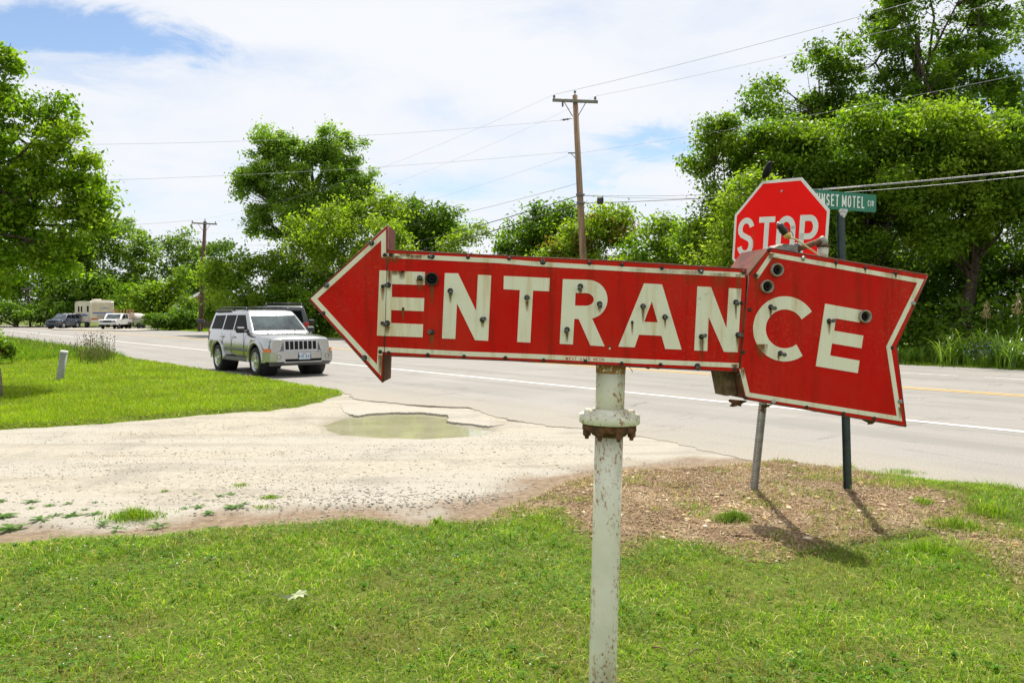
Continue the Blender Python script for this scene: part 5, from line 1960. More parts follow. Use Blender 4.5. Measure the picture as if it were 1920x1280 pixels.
cB, ptsB = cable('thick lower cable running right behind the street name blade', ax1(381), ax1(381) + nxt + Vector((0, 0, -.4)), 1.0, .019, PALE)
cable('pale cable leaving the pole beside the thick lower cable', ax1(366) - zv * .02, ax1(366) + nxt + Vector((0, 0, .9)), 2.1, .010, PALE)
bp_ = ptsB[0].lerp(ptsB[1], .75) + zv * .09
sb = thing('splice_box', bp_, 'small dark splice box hung on the cables beside the pole', 'splice box')
MB().box(bp_, (.34, .2, .30), Matrix.Rotation(math.radians(-50), 3, 'Z'), bevel=.05).build('housing', TRIM, sb)
for s in (-.1, .1):
    MB().box(bp_ + Vector((s, -s, .17)), (.04, .04, .08)).build('hanger', GREYT, sb)
fp0 = on_plane(57, 613, 112)
fp1 = on_plane(51, 538, 112)
utility_pole('utility_pole', 'distant slim pole among the trees at far left', Vector((fp0.x, fp0.y, 0)), fp1, .16, .12, BWOOD, None, 1.6, .3, 0.2)
cable('line leaving the far pole crossarm towards the left', tips2[0], Vector((-68, 86, tips2[0].z + .2)), .5, .014, LINE)

# ------------------------------------------------------------------ trees
LEAF = leaf_material('tree_leaf', .6, .2, .4)
BARK = plain('grey_brown_bark', (.085, .065, .048), .95, var=.35, scale=9, spec=.1, bump=.4)
PALEBARK = plain('pale_twig_bark', (.17, .14, .10), .9, var=.3, scale=9, spec=.1)


def px_lobe(Y, px, py, rx, rz, dY=0.0, depth=None):
    p = on_plane(px, py, Y + dY)
    k = (Y + dY) / F_PX
    return (p.x, p.y, max(p.z, .3), rx * k, (depth if depth else rx * k), rz * k)


def tree(name, label, cat, Y, base_px, lobes, n_clump, per, leaf, clump, cols, seed, trunk_r=.2, group=None, gap=1.0, bark=None, limbs=14, shell=2.4, knots=9, vexp=.66, low=0.0, trunk_top=None, lean=0.0, droop=0.0):
    """a trunk with limbs out to leaf clumps spread through the crown's lobes"""
    r = np.random.default_rng(seed)
    if base_px is None:
        raise ValueError
    b = on_plane(base_px, 600, Y)
    base = Vector((b.x, b.y, max(0, tz(b.x, b.y) - .02)))
    root = thing(name, base, label, cat, group)
    L0 = np.array([px_lobe(Y, *l) for l in lobes])
    order0 = int(np.argmax(L0[:, 3] * L0[:, 4] * L0[:, 5]))
    sub = []
    for q in L0:
        for k in range(knots):
            dd = r.normal(size=3)
            dd /= np.linalg.norm(dd)
            dd[2] = dd[2] * .8 + .15
            rr_ = r.uniform(.36, .6)
            sub.append(list(q[:3] + dd * q[3:] * r.uniform(.5, .85)) + list(q[3:] * rr_ * np.array([1, 1, .85])))
        sub.append(list(q[:3]) + list(q[3:] * .9))
    L = np.array(sub)
    vol = (L[:, 3] * L[:, 4] * L[:, 5]) ** vexp
    which = r.choice(len(L), n_clump, p=vol / vol.sum())
    d = r.normal(size=(n_clump, 3))
    d /= np.linalg.norm(d, axis=1)[:, None]
    rad = r.random(n_clump) ** (1 / shell)
    C = L[which, :3] + d * rad[:, None] * L[which, 3:] * (1 + .12 * r.normal(size=(n_clump, 1)))
    C[:, 2] = np.maximum(C[:, 2], base.z + low + .15 + .3 * r.random(n_clump))
    # leaves
    n = n_clump * per
    ci = np.repeat(np.arange(n_clump), per)
    cs = clump * r.uniform(.6, 1.35, n_clump)
    off = r.normal(size=(n, 3)) * .55
    off *= (cs[ci] * np.array([1, 1, .7])[None].T).T if False else cs[ci][:, None] * np.array([1, 1, .68])
    off[:, 2] -= droop * (off[:, 0] ** 2 + off[:, 1] ** 2)
    P = C[ci] + off
    P[:, 2] = np.maximum(P[:, 2], base.z + .05)
    nr = r.normal(size=(n, 3)) * .75 + np.array([0, 0, .75]) + off / (cs[ci][:, None] + 1e-6) * .5
    nr /= np.linalg.norm(nr, axis=1)[:, None]
    t = np.cross(nr, r.normal(size=(n, 3)))
    t /= np.linalg.norm(t, axis=1)[:, None] + 1e-9
    s = np.cross(nr, t)
    ll = leaf * r.uniform(.45, 1.5, n)[:, None]
    V = np.stack([P - t * ll * .5, P + s * ll * .27 + t * ll * .05, P + t * ll * .5 - nr * ll * .12, P - s * ll * .27 + t * ll * .05], 1).reshape(-1, 3)
    F = np.arange(n * 4).reshape(n, 4)
    cc = np.array(cols)
    k = cc[r.integers(0, len(cc), n_clump)][ci] * (r.uniform(.82, 1.2, n_clump)[ci] * r.uniform(.78, 1.25, n))[:, None]
    V -= np.array(base)
    np_mesh('crown', V, F, [LEAF], {'col': np.repeat(k, 4, 0)}, parent=root)
    # wood
    m = MB()
    top = L0[order0, :3] if trunk_top is None else np.array(on_plane(*trunk_top, Y))
    tp = Vector(top)
    mid = base.lerp(tp, .5) + Vector((lean, 0, 0))
    trunk = [base - zv * .2, base.lerp(mid, .5), mid, mid.lerp(tp, .55), tp]
    tr_ = [trunk_r * 1.15, trunk_r, trunk_r * .82, trunk_r * .6, trunk_r * .32]
    m.tube(trunk, tr_, 9, caps=False)
    sel = r.choice(n_clump, min(limbs, n_clump), replace=False)
    nodes = [(Vector(p), q) for p, q in zip(trunk[2:], tr_[2:])]
    Cn = [Vector(c) for c in C]
    for i in sel:
        c = Cn[i]
        k_ = r.uniform(.25, .95)
        s0 = trunk[1].lerp(trunk[2], k_ * 2 - 0) if k_ < .5 else trunk[2].lerp(tp, k_ * 2 - 1)
        md = s0.lerp(c, .5) + Vector((r.normal() * .08, r.normal() * .08, abs(r.normal()) * .08)) * (c - s0).length
        rr0 = trunk_r * .42 * (1.1 - k_ * .5)
        m.tube([s0, s0.lerp(md, .5), md, c], [rr0, rr0 * .8, rr0 * .55, rr0 * .16], 6, caps=False)
        nodes += [(md, rr0 * .5), (s0.lerp(md, .6), rr0 * .7), (md.lerp(c, .5), rr0 * .35)]
    for i in range(n_clump):
        c = Cn[i]
        q, q_r = min(nodes, key=lambda a: (a[0] - c).length_squared)
        dd = (c - q).length
        if dd < .15:
            continue
        e = c + Vector((r.normal(), r.normal(), abs(r.normal()))) * clump * .25
        m.tube([q, q.lerp(c, .55) + Vector((0, 0, -.03 * dd)), e], [min(q_r * .6, trunk_r * .16), min(q_r * .4, trunk_r * .09), .006], 4, caps=False)
    m.build('trunk', bark or BARK, root, fix=False)
    return root


GM = [(.14, .24, .02), (.18, .29, .025), (.105, .195, .016)]        # mid green
GB = [(.205, .30, .024), (.245, .34, .032), (.16, .25, .022)]            # bright yellow-green
GD = [(.075, .145, .016), (.10, .175, .02), (.12, .20, .024)]       # dark green
GY = [(.27, .36, .04), (.21, .30, .028), (.17, .265, .022)]

# right-hand belt across the road
tree('oak_tree', 'tall open-crowned dark oak rising above the right tree belt', 'tree', 41, 1730,
     [(1700, 60, 80, 105), (1760, 200, 120, 80), (1560, 120, 55, 65), (1450, 195, 65, 45), (1620, 200, 90, 60), (1800, 120, 85, 100), (1890, 30, 80, 90), (1720, -60, 110, 70), (1900, 230, 90, 90), (1530, 215, 60, 45), (1640, 300, 150, 80)],
     420, 170, .20, .62, GD + GM, 101, .34, limbs=26, trunk_top=(1720, 60))
tree('leafy_tree', 'bright green broadleaf tree at the left end of the right belt', 'tree', 33, 1430,
     [(1390, 330, 80, 110), (1330, 430, 50, 70), (1460, 290, 70, 70), (1400, 500, 110, 130), (1350, 250, 38, 36), (1500, 420, 80, 120), (1310, 300, 22, 30)],
     420, 210, .155, .54, GM + GB, 102, .22, limbs=22)
tree('leafy_tree', 'dense green tree filling the middle of the right belt', 'tree', 32, 1600,
     [(1590, 290, 110, 90), (1500, 300, 80, 80), (1650, 380, 120, 120), (1560, 430, 90, 120), (1700, 260, 70, 60)],
     400, 200, .155, .54, GM + GM + GB, 103, .24, limbs=22)
tree('walnut_tree', 'bright fronded tree at the right edge above the weeds', 'tree', 30, 1800,
     [(1760, 290, 90, 90), (1860, 260, 90, 60), (1720, 350, 80, 80), (1850, 360, 110, 90), (1770, 430, 100, 60), (1920, 340, 80, 110)],
     400, 200, .155, .54, GB + GM + GY, 104, .24, limbs=22)
tree('leafy_tree', 'shaded tree low behind the stop sign post', 'tree', 35, 1740, [(1740, 520, 190, 130), (1900, 520, 110, 150), (1580, 560, 150, 110), (1800, 620, 160, 60)], 300, 150, .2, .8, GD, 105, .2, limbs=14)
tree('sapling', 'pale yellow-green sapling beside the stop sign left edge', 'tree', 27.5, 1375, [(1375, 420, 45, 60), (1420, 360, 40, 40), (1350, 480, 50, 50), (1400, 520, 60, 70)], 120, 80, .15, .45, GY, 106, .07, limbs=10, bark=PALEBARK)
tree('shrub', 'rounded green bushes right of the utility pole', 'shrub', 38, 1240, [(1240, 470, 70, 60), (1200, 500, 50, 60), (1290, 500, 50, 70), (1240, 560, 90, 60)], 150, 130, .20, .6, GB + GM, 107, .1, limbs=10)
tree('leafy_tree', 'dark rounded tree left of the utility pole', 'tree', 52, 1010, [(1010, 440, 60, 55), (965, 465, 35, 40), (1060, 450, 55, 60), (1020, 530, 100, 70)], 200, 130, .25, .75, GM + GD, 108, .2, limbs=14)
tree('leafy_tree', 'yellow-green tree with orange tips directly behind the utility pole', 'tree', 44, 1110, [(1110, 440, 60, 55), (1150, 430, 40, 40), (1060, 480, 60, 50), (1120, 530, 90, 60)], 190, 130, .20, .62, GB + GY + [(.20, .14, .03)], 109, .16, limbs=14)
# middle
tree('cottonwood_tree', 'lone tall tree with two-lobed round crown left of the sign', 'tree', 66, 612,
     [(525, 300, 58, 56), (622, 285, 62, 50), (668, 340, 42, 58), (482, 345, 44, 42), (580, 345, 105, 62), (570, 395, 80, 40), (500, 398, 34, 32), (480, 425, 14, 18), (640, 390, 60, 45), (545, 425, 26, 30), (512, 440, 10, 14)],
     430, 170, .24, .66, [(.19, .30, .045), (.235, .35, .055), (.145, .245, .035)], 110, .42, limbs=26, knots=9, vexp=.5, trunk_top=(585, 330), lean=.4, shell=2.0)
tree('leafy_tree', 'loose yellow-green tree in front of the lone tall tree', 'tree', 56, 665, [(650, 430, 70, 70), (700, 400, 50, 45), (600, 470, 55, 70), (680, 500, 90, 80), (560, 450, 30, 40), (740, 390, 25, 25)], 210, 90, .24, .75, GB + GY, 111, .18, limbs=20, bark=PALEBARK)
tree('leafy_tree', 'dark green tree behind the arrow head tip', 'tree', 60, 790, [(790, 425, 60, 50), (840, 440, 30, 35), (745, 430, 40, 50), (790, 500, 80, 60)], 170, 130, .27, .8, GD + GM, 112, .2, limbs=12)
tree('shrub', 'bright lime bush right behind the arrow head tip', 'shrub', 50, 730, [(725, 425, 30, 24), (740, 470, 40, 40), (730, 530, 50, 60)], 80, 110, .2, .55, GY, 113, .1, limbs=8)
tree('sapling', 'thin sparse sapling above the left part of the shaft', 'tree', 48, 870, [(850, 465, 30, 30), (880, 440, 28, 30), (905, 430, 18, 25), (870, 520, 45, 50)], 75, 55, .17, .5, GB + GY, 114, .06, limbs=12, bark=PALEBARK)
tree('shrub', 'tall bright green bush behind the silver car', 'shrub', 64, 480, [(450, 510, 60, 40), (530, 500, 50, 35), (480, 560, 90, 50), (400, 530, 28, 35), (570, 550, 60, 60), (610, 520, 40, 60)], 240, 120, .26, .8, GB + GB + GM, 115, .14, limbs=14)
tree('shrub', 'dark bush between silver car and arrow nose', 'shrub', 58, 590, [(590, 590, 60, 50), (640, 580, 50, 50)], 90, 120, .25, .7, GD + GM, 116, .1, limbs=8)
# far left
tree('leafy_tree', 'large pale green tree standing behind the camper', 'tree', 118, 190, [(170, 460, 60, 55), (220, 450, 52, 46), (262, 480, 48, 48), (130, 490, 46, 66), (200, 530, 100, 60)], 190, 120, .5, 1.4, [(.16, .25, .04), (.19, .29, .045), (.12, .21, .03)], 117, .35, limbs=12)
tree('leafy_tree', 'far dark green tree top behind the far pole', 'tree', 124, 360, [(345, 462, 34, 34), (402, 466, 36, 30), (370, 500, 60, 40), (360, 550, 70, 50)], 110, 110, .5, 1.4, [(.12, .20, .04), (.15, .23, .045)], 118, .3, limbs=8)
tree('shrub', 'dark round bush row right behind the camper roof', 'shrub', 111, 150, [(120, 560, 50, 45), (180, 550, 45, 40), (230, 560, 45, 45)], 130, 120, .45, 1.2, GD + GM, 119, .2, limbs=6)
tree('shrub', 'bright clump of bushes left of the house', 'shrub', 104, 290, [(300, 565, 40, 45), (255, 570, 35, 40), (335, 560, 30, 50)], 110, 120, .4, 1.1, GM + GB, 120, .15, limbs=6)
tree('shrub', 'dark clipped hedge beside the mailbox', 'shrub', 84, 315, [(300, 600, 26, 16), (335, 600, 26, 18), (360, 600, 12, 16)], 90, 110, .26, .6, GD + GD + GM, 121, .1, limbs=6)
tree('shrub', 'light bush growing in front of the house wall', 'shrub', 88, 370, [(355, 575, 18, 22), (398, 570, 14, 40), (345, 590, 14, 14), (412, 540, 20, 34)], 70, 90, .3, .7, GB + GM, 122, .1, limbs=6)
tree('leafy_tree', 'shaded trees at the far left road end', 'tree', 116, 30, [(20, 540, 70, 60), (70, 560, 50, 50), (-60, 520, 90, 90), (110, 520, 40, 50)], 170, 120, .45, 1.3, GM + GD, 123, .3, limbs=8, trunk_top=(30, 540))
tree('shrub', 'low dark bushes closing the far left road end', 'shrub', 107, 40, [(10, 588, 50, 26), (70, 590, 40, 26), (-60, 580, 60, 40), (118, 592, 26, 22)], 120, 110, .35, .9, GD + GM, 126, .12, limbs=5)
# near left tree, trunk outside the frame
tree('leafy_tree', 'near leafy tree hanging into the left edge of the picture', 'tree', 17, -170,
     [(-40, 170, 80, 75), (30, 215, 90, 55), (5, 285, 85, 60), (-15, 370, 95, 75), (-20, 450, 105, 60), (60, 330, 50, 40), (50, 420, 55, 45), (-140, 300, 120, 200), (40, 490, 60, 34), (-30, 530, 80, 36), (10, 130, 28, 40), (95, 270, 35, 40), (160, 385, 45, 10), (165, 425, 42, 9), (165, 300, 30, 9), (150, 330, 55, 10), (175, 345, 38, 7), (150, 365, 60, 9), (140, 400, 60, 10), (120, 455, 50, 12), (130, 240, 24, 14), (100, 500, 40, 10)],
     460, 100, .10, .25, [(.17, .29, .014), (.23, .35, .02), (.125, .225, .012), (.28, .38, .035)], 124, .2, limbs=30, droop=.5, vexp=.36, knots=7, trunk_top=(-100, 200))
tree('shrub', 'small reddish leafed bush at the left picture edge', 'shrub', 25, -12, [(5, 650, 18, 18), (-20, 640, 30, 30), (15, 672, 10, 8)], 40, 70, .10, .22, GM + [(.16, .06, .03)], 125, .04, limbs=5)

tree('leafy_tree', 'green tree continuing the belt beyond the right picture edge', 'tree', 27, 2180, [(2150, 200, 150, 120), (2250, 350, 170, 150), (2120, 420, 130, 140)], 260, 110, .2, .7, GM + GB, 127, .24, limbs=14)

# low undergrowth that closes the gaps along the foot of the right belt
r = np.random.default_rng(44)
N = 36000
u = -26 + 66 * r.random(N)
n_ = N_FAR + 4.2 + 4.5 * r.random(N)
P = np.outer(n_, ND) + np.outer(u, UD)
hgt = r.random(N) ** 1.3 * 2.6
hgt *= .5 + .8 * vnoise(P[:, 0], P[:, 1], .45, 2, 30)
P = np.concatenate([P, (terrain_z(P[:, 0], P[:, 1]) + .1 + hgt)[:, None]], 1)
nr = r.normal(size=(N, 3)) + np.array([0, 0, .8])
nr /= np.linalg.norm(nr, axis=1)[:, None]
t = np.cross(nr, r.normal(size=(N, 3)))
t /= np.linalg.norm(t, axis=1)[:, None]
s = np.cross(nr, t)
ll = (.2 * r.uniform(.6, 1.4, N))[:, None]
V = np.stack([P - t * ll * .5, P + s * ll * .32, P + t * ll * .5, P - s * ll * .32], 1).reshape(-1, 3)
o = np_mesh('undergrowth', V, np.arange(N * 4).reshape(N, 4), [LEAF], {'col': np.repeat(pal(r, N, GD + GM, [1] * 6), 4, 0)})
tag(o, 'dark leafy undergrowth below the right tree belt', None, None, 'stuff')


# ------------------------------------------------------------------ tall weeds across the road at right
def arching(P, h, w, cols, seed, seg=6, reach=1.15):
    r = np.random.default_rng(seed)
    n = len(P)
    a = r.random(n) * 6.283
    d = np.stack([np.cos(a), np.sin(a), np.zeros(n)], 1)
    sd = np.stack([-np.sin(a), np.cos(a), np.zeros(n)], 1)
    rows = []
    rc_ = reach * r.uniform(.5, 1.3, n)
    for i in range(seg + 1):
        s = i / seg
        p = P + d * (h * rc_ * s ** 1.8)[:, None]
        p[:, 2] += h * (1.75 * s - .95 * s * s * (1 + .15 * rc_))
        ww = w * (1 - s) ** .6 * (1 if i < seg else 0)
        rows += [p - sd * ww[:, None] / 2, p + sd * ww[:, None] / 2]
    V = np.stack(rows, 1).reshape(-1, 3)
    b = np.arange(n)[:, None, None] * (2 * (seg + 1))
    tri = []
    for i in range(seg):
        tri += [(2 * i, 2 * i + 1, 2 * i + 3), (2 * i, 2 * i + 3, 2 * i + 2)]
    T = (b + np.array(tri)[None]).reshape(-1, 3)
    return V, T, np.repeat(cols, 2 * (seg + 1), 0)


def roadside_spot(px, dn):
    """ground point on the photo column px at dn metres past the far edge"""
    k = (px - 960) / F_PX
    y = (N_FAR + dn) / (ND[0] * k + ND[1])
    return k * y, y


r = np.random.default_rng(51)
pts = []
for _ in range(300):
    px = 1670 + 300 * r.random()
    x, y = roadside_spot(px, .3 + 2.0 * r.random())
    dens = (.3 + .6 * (px > 1760)) * (.25 + 1.5 * float(sstep(.4, .62, vnoise(np.array([x]), np.array([y]), .9, 2, 47))[0]))
    if r.random() < dens:
        pts.append((x + r.normal() * .1, y + r.normal() * .1))
clx = np.array(pts)
P = np.repeat(clx, 8, 0) + r.normal(size=(len(clx) * 8, 2)) * .04
x, y = P[:, 0], P[:, 1]
pxx = 960 + F_PX * x / y
hh = (.3 + .95 * np.repeat(r.random(len(clx)), 8)) * r.uniform(.55, 1.05, len(x)) * (.62 + .75 * sstep(1700, 1860, pxx)) * (.7 + .6 * vnoise(x, y, .8, 2, 41))
tall = [arching(np.stack([x, y, terrain_z(x, y)], 1), hh, r.uniform(.02, .042, len(x)), pal(r, len(x), [(.13, .24, .015), (.19, .31, .03), (.26, .36, .06), (.09, .18, .012)], (2, 2, 1, 1)), 52)]
stuff('tall_weeds', tall, leaf_material('glossy_grass', .35, .6, .3), 'tall arching grass weeds on the far verge at right')
SEED = [(.30, .24, .11), (.36, .28, .14), (.22, .17, .08)]
for px, dn, h, lab in ((1848, 1.4, 1.95, 'tall seed head stalk, left one above the roadside weeds'), (1907, 1.2, 2.15, 'tall seed head stalk, right one at the picture edge')):
    x, y = roadside_spot(px, dn)
    root = thing('seed_stalk', (x, y, tz(x, y)), lab, 'weed')
    MB().tube([(0, 0, 0), (.03, 0, h * .5), (.02, .02, h)], [.012, .009, .003], 6).build('stem', plain('weed_stem', (.14, .19, .05), .6), root, True)
    rs = np.random.default_rng(int(px))
    n = 170
    zz = h * (.74 + .27 * rs.random(n))
    spread = (1 - (zz / h - .72) / .32) * .24
    aa = rs.random(n) * 6.28
    q = rs.random(n)
    Pn = np.stack([np.cos(aa) * spread * q + .02, np.sin(aa) * spread * q, zz + .04 * q], 1)
    V, T, C = blobs(Pn, rs.uniform(.010, .02, n), pal(rs, n, SEED, (1, 1, 1)), 5, 1.8)
    tag(np_mesh('seed_head', V, T, [ATTR_MATTE], {'col': C}, parent=root), kind='stuff')
    lf = MB()
    for k in range(5):
        a = k * 2.3
        z0 = h * (.15 + .11 * k)
        d = Vector((math.cos(a), math.sin(a), 0))
        sd = Vector((-math.sin(a), math.cos(a), 0)) * .014
        pp = [Vector((0, 0, z0)), d * .15 + Vector((0, 0, z0 + .2)), d * .35 + Vector((0, 0, z0 + .22)), d * .52 + Vector((0, 0, z0 + .02))]
        for i in range(3):
            f0, f1 = 1 - i / 3.2, 1 - (i + 1) / 3.2
            lf.add([pp[i] - sd * f0, pp[i] + sd * f0, pp[i + 1] + sd * f1, pp[i + 1] - sd * f1], [(0, 1, 2, 3)])
    lf.build('leaf_blades', plain('weed_leaf', (.11, .19, .03), .5), root, True, fix=False)
x, y = roadside_spot(1862, .7)
root = thing('wildflower_clump', (x, y, tz(x, y)), 'clump of small blue wildflowers among the roadside weeds', 'flowers')
rs = np.random.default_rng(8)
n = 150
Pn = np.stack([rs.normal(size=n) * .38, rs.normal(size=n) * .2, rs.uniform(.2, .75, n)], 1)
V, T, C = blobs(Pn, rs.uniform(.012, .024, n), pal(rs, n, [(.20, .22, .52), (.26, .28, .55), (.16, .17, .42)], (1, 1, 1)), 7, .8)
tag(np_mesh('flower_heads', V, T, [ATTR_MATTE], {'col': C}, parent=root), kind='stuff')
V, T, C = blades(np.stack([Pn[:, 0], Pn[:, 1], np.zeros(n)], 1), Pn[:, 2] * 1.1, np.full(n, .012), np.full(n, .1), pal(rs, n, GM, (1, 1, 1)), 1.1, 9)
tag(np_mesh('stems', V, T, [GRASS], {'col': C}, parent=root), kind='stuff')

# tall thin weeds at the left lawn end, against the road
r = np.random.default_rng(61)
n = 900
pxs = np.concatenate([np.clip(182 + 17 * r.normal(size=n // 2), 140, 214), 5 + 150 * r.random(n - n // 2)])
pys = np.where(pxs > 150, 676 - .06 * (pxs - 150), 640 + .19 * pxs) + r.normal(size=n) * 4
G = np.array([g2(a, b, .06) for a, b in zip(pxs, pys)])
ok = sdf(POLY_B, G[:, 0], G[:, 1]) > .05
G, pxs = G[ok], pxs[ok]
n = len(G)
hh = (.25 + .8 * r.random(n) ** 2.2) * np.where(pxs > 150, 1.0, np.where(r.random(n) < .12, 1.0, .5))
P = np.stack([G[:, 0], G[:, 1], terrain_z(G[:, 0], G[:, 1])], 1)
c_ = pal(r, n, [(.09, .14, .03), (.15, .17, .06), (.06, .11, .02), (.22, .19, .10)], (2, 1.5, 2, 1))
W1 = blades(P, hh, r.uniform(.010, .02, n), r.uniform(.05, .35, n), c_, 1.1, 62)
tops = P + np.stack([r.normal(size=n) * .05, r.normal(size=n) * .05, hh * .93], 1)
W2 = blobs(tops, r.uniform(.010, .022, n), pal(r, n, [(.22, .19, .11), (.16, .15, .07)], (1, 1)), 63, 2.0)
stuff('thin_weeds', [W1, W2], GRASS, 'thin seeding weeds between the left lawn and road')


# ------------------------------------------------------------------ plants in the gravel
def rosette(px, py, size, n, label, seed, upright=.35, cols=((.06, .14, .02), (.10, .20, .03))):
    x, y = g2(px, py)
    z = float(driveway_z(np.array([x]), np.array([y]))[0])
    z = max(z, tz(x, y))
    root = thing('broadleaf_weed', (x, y, z), label, 'weed', 'weeds growing in the gravel')
    rr = random.Random(seed)
    vs, fs, cs = [], [], []
    for k in range(n):
        a = k * 2.399 + rr.uniform(-.3, .3)
        L_ = size * rr.uniform(.6, 1.1)
        w = L_ * rr.uniform(.13, .2)
        d, sd = Vector((math.cos(a), math.sin(a), 0)), Vector((-math.sin(a), math.cos(a), 0))
        el = rr.uniform(.1, upright * 2)
        col = np.array(cols[rr.randrange(len(cols))]) * rr.uniform(.75, 1.35)
        b = len(vs)
        for s, ww in ((0, .25), (.3, .7), (.6, 1.0), (.85, .7), (1, .05)):
            c = d * (L_ * s) + zv * (L_ * (el * s - el * .8 * s * s) + .004)
            vs += [c - sd * w * ww, c + zv * (-.12 * w), c + sd * w * ww]
            cs += [col, col * 1.1, col]
        for i in range(4):
            for j in range(2):
                fs.append((b + i * 3 + j, b + i * 3 + j + 1, b + i * 3 + j + 4, b + i * 3 + j + 3))
    np_mesh('leaves', np.array([tuple(v) for v in vs]), np.array(fs), [GRASS], {'col': np.array(cs)}, parent=root)


W8 = lambda x, y: (x / 3.4286, 880 + y / 3.4286)
SHARED = 'small leafy weed scattered over the stony edge of the driveway'
for i, (x, y, sz, n, lab) in enumerate((
        (60, 375, .13, 12, 'flat leafy weed nearest the left picture edge'), (470, 300, .09, 11, 'dense leafy weed left of the big grass tuft'), (1020, 365, .10, 9, 'star-shaped weed at the right of the big grass tuft'),
        (755, 385, .08, 8, 'low weed just below the big grass tuft'), (1275, 245, .08, 9, 'leafy weed at the middle of the weed row'), (1500, 250, .10, 12, 'tallest leafy weed near the right end of the row'),
        (205, 210, .08, 10, 'spreading weed in the upper row nearest the left edge'), (320, 238, .06, 8, 'low weed above and right of the dense weed pair at left'), (265, 325, .09, 9, 'broad weed between the left edge weed and the dense weed'),
        (360, 300, .07, 8, 'dark weed touching the left side of the dense weed'), (610, 290, .08, 9, 'upright weed close to the left side of the big tuft'), (660, 350, .08, 8, 'flat weed at the lower left foot of the big tuft'),
        (1335, 285, .07, 8, 'reddish low weed below the weed row middle'), (1490, 155, .06, 8, 'small weed above the tallest leafy weed'), (1420, 170, .05, 8, 'round little weed up left of the tallest leafy weed'),
        (610, 215, .04, 7, 'tiny weed alone above the left side of the big tuft'), (195, 255, .05, 7, 'tiny dark weed below the spreading upper row weed'), (10, 205, .07, 8, 'weed cut by the left picture edge, upper one'),
        (440, 225, .05, 8, 'thin pale weed above the dense leafy weed'), (1580, 225, .06, 8, 'weed at the right side of the tallest leafy weed'), (1255, 155, .04, 6, 'tiny weed above the weed row middle'),
        (20, 310, .12, 12, 'large dark weed cut by the left picture edge, lower one'), (1120, 425, .09, 9, 'dark weed at the lawn edge below the star-shaped weed'), (1380, 400, .11, 10, 'broad dock plant at the lawn edge right of centre'),
        (1190, 255, .05, 7, 'small weed left of the weed row middle'), (545, 262, .05, 7, 'small thin weed between dense weed and big tuft'))):
    rosette(*W8(x, y), sz, n, lab, 200 + i)


def tuft(px, py, rad, n, h, label, seed, cat='grass tuft', cols=None):
    x, y = g2(px, py)
    r = np.random.default_rng(seed)
    q = r.normal(size=(n, 2)) * rad * np.array([1, .7])
    zb = np.maximum(terrain_z(x + q[:, 0], y + q[:, 1]), driveway_z(x + q[:, 0], y + q[:, 1]))
    root = tag(bpy.data.objects.new('grass_tuft', None), label, cat, 'grass tufts')
    COL.objects.link(root)
    root.location = (x, y, float(zb.mean()))
    P = np.stack([q[:, 0], q[:, 1], zb - float(zb.mean())], 1)
    rn = np.hypot(q[:, 0], q[:, 1] / .7) / rad
    V, T, C = blades(P, h * r.uniform(.35, 1.35, n) * np.clip(1.25 - .45 * rn, .3, 1.2), r.uniform(.003, .006, n), r.uniform(.1, 1.4, n), pal(r, n, cols or G_GREENS[:4], (1, 1, 1, 1)), 1.3, seed)
    tag(np_mesh('blades', V, T, [GRASS], {'col': C}, parent=root), kind='stuff')


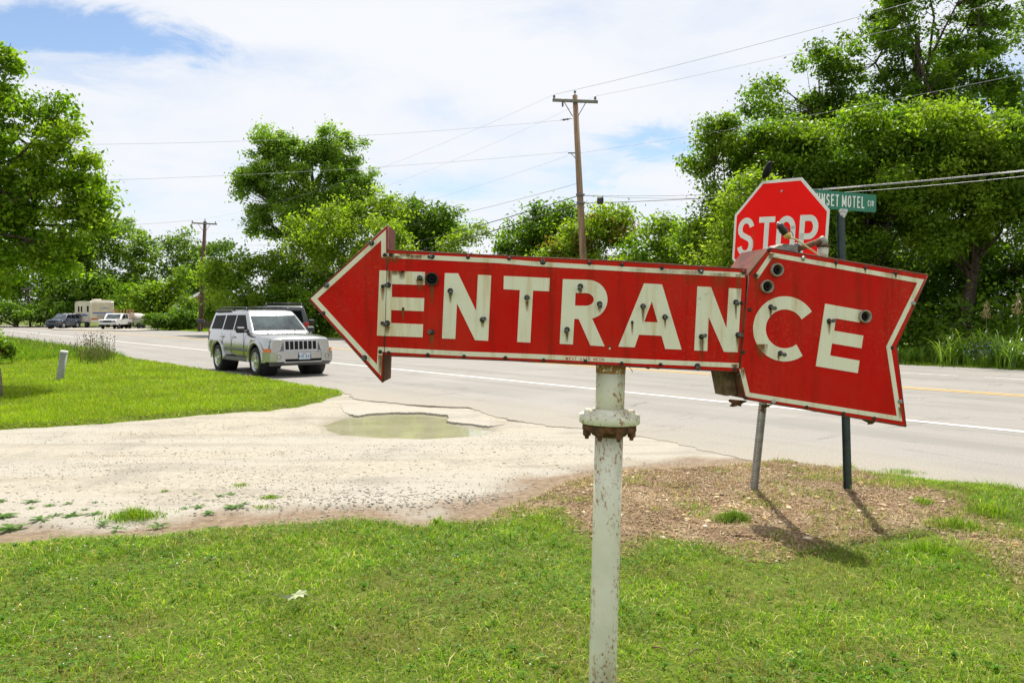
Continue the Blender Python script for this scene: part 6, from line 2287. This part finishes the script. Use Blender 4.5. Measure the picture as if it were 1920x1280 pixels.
tuft(*W8(860, 310), .13, 900, .09, 'big grass tuft standing in the driveway gravel', 301)
tuft(*W8(1740, 180), .055, 260, .035, 'low round grass tuft at the right end of the weeds', 302)
tuft(*W8(1550, 100), .06, 160, .03, 'thin grass patch farthest out in the gravel', 303)
tuft(*W8(1060, 142), .02, 60, .03, 'tiny grass tuft alone in the gravel centre', 304)
tuft(*W8(1700, 250), .07, 160, .03, 'thin grass patch near the dirt strip', 305)
tuft(1372, 990, .075, 700, .10, 'bright grass tuft in the mulch before the stop sign post', 306, cols=[(.12, .22, .02), (.16, .26, .03), (.09, .18, .015), (.2, .26, .05)])
tuft(1590, 882, .05, 260, .10, 'grass tuft at the road edge beside the dark post', 307)
tuft(1690, 890, .16, 900, .07, 'dense grass clump along the road edge right of the posts', 308)
tuft(1790, 1000, .12, 500, .10, 'tall grass clump in the mulch at the right', 309)
tuft(1850, 975, .12, 500, .11, 'tall grass clump right of the mulch bank', 310)
tuft(1740, 1050, .10, 450, .09, 'grass clump at the lower edge of the mulch', 311)
tuft(1730, 960, .05, 200, .08, 'small grass tuft among the mulch chips', 312)
tuft(*C2(0, 0), .01, 2, .01, 'x', 1) if False else None
tuft(822, 982, .035, 150, .08, 'grass tuft on the dirt at the lawn corner', 313)

# fallen leaf and twigs on the near lawn
lx, ly = g2(552, 1124, .09)
lp = Vector((lx, ly, tz(lx, ly) + .062))
out = [(-.082, .0), (-.03, .012), (-.02, .03), (.0, .022), (.018, .045), (.032, .026), (.06, .036), (.052, .014), (.082, .006), (.052, -.006), (.058, -.03), (.028, -.018), (.016, -.042), (-.004, -.018), (-.026, -.03), (-.032, -.008)]
m = MB()
vs = [lp + Vector((a * 1.0, b * 1.0, .012 * math.sin(a * 40) + b * .25)) for a, b in out]
m.add([lp + Vector((0, 0, .006))] + vs, [(0, i + 1, (i + 1) % len(vs) + 1) for i in range(len(vs))])
lf = thing('fallen_leaf', lp, 'pale lobed leaf lying on the near lawn', 'leaf')
m.build('leaf_blade', plain('pale_leaf', (.34, .38, .20), .5, var=.2, scale=30), lf, fix=False)
MB().tube([vs[0], vs[0] + Vector((-.03, .004, .006))], .0015, 5).build('leaf_stalk', plain('leaf_stalk', (.3, .28, .14), .6), lf)
for k, (ax0, ay0, ax1_, ay1_, lab) in enumerate(((1290, 1228, 1312, 1214, 'short brown twig on the lawn right of the pipe'), (1222, 1212, 1254, 1220, 'thin dark twig on the lawn close to the pipe'))):
    a, b = on_ground(ax0, ay0, .085), on_ground(ax1_, ay1_, .09)
    tag(MB().tube([a, a.lerp(b, .5) + Vector((0, .004, .006)), b], [.0035, .003, .0015], 6).build('twig', plain('twig_brown', (.16, .09, .05), .8)), lab, 'twig')
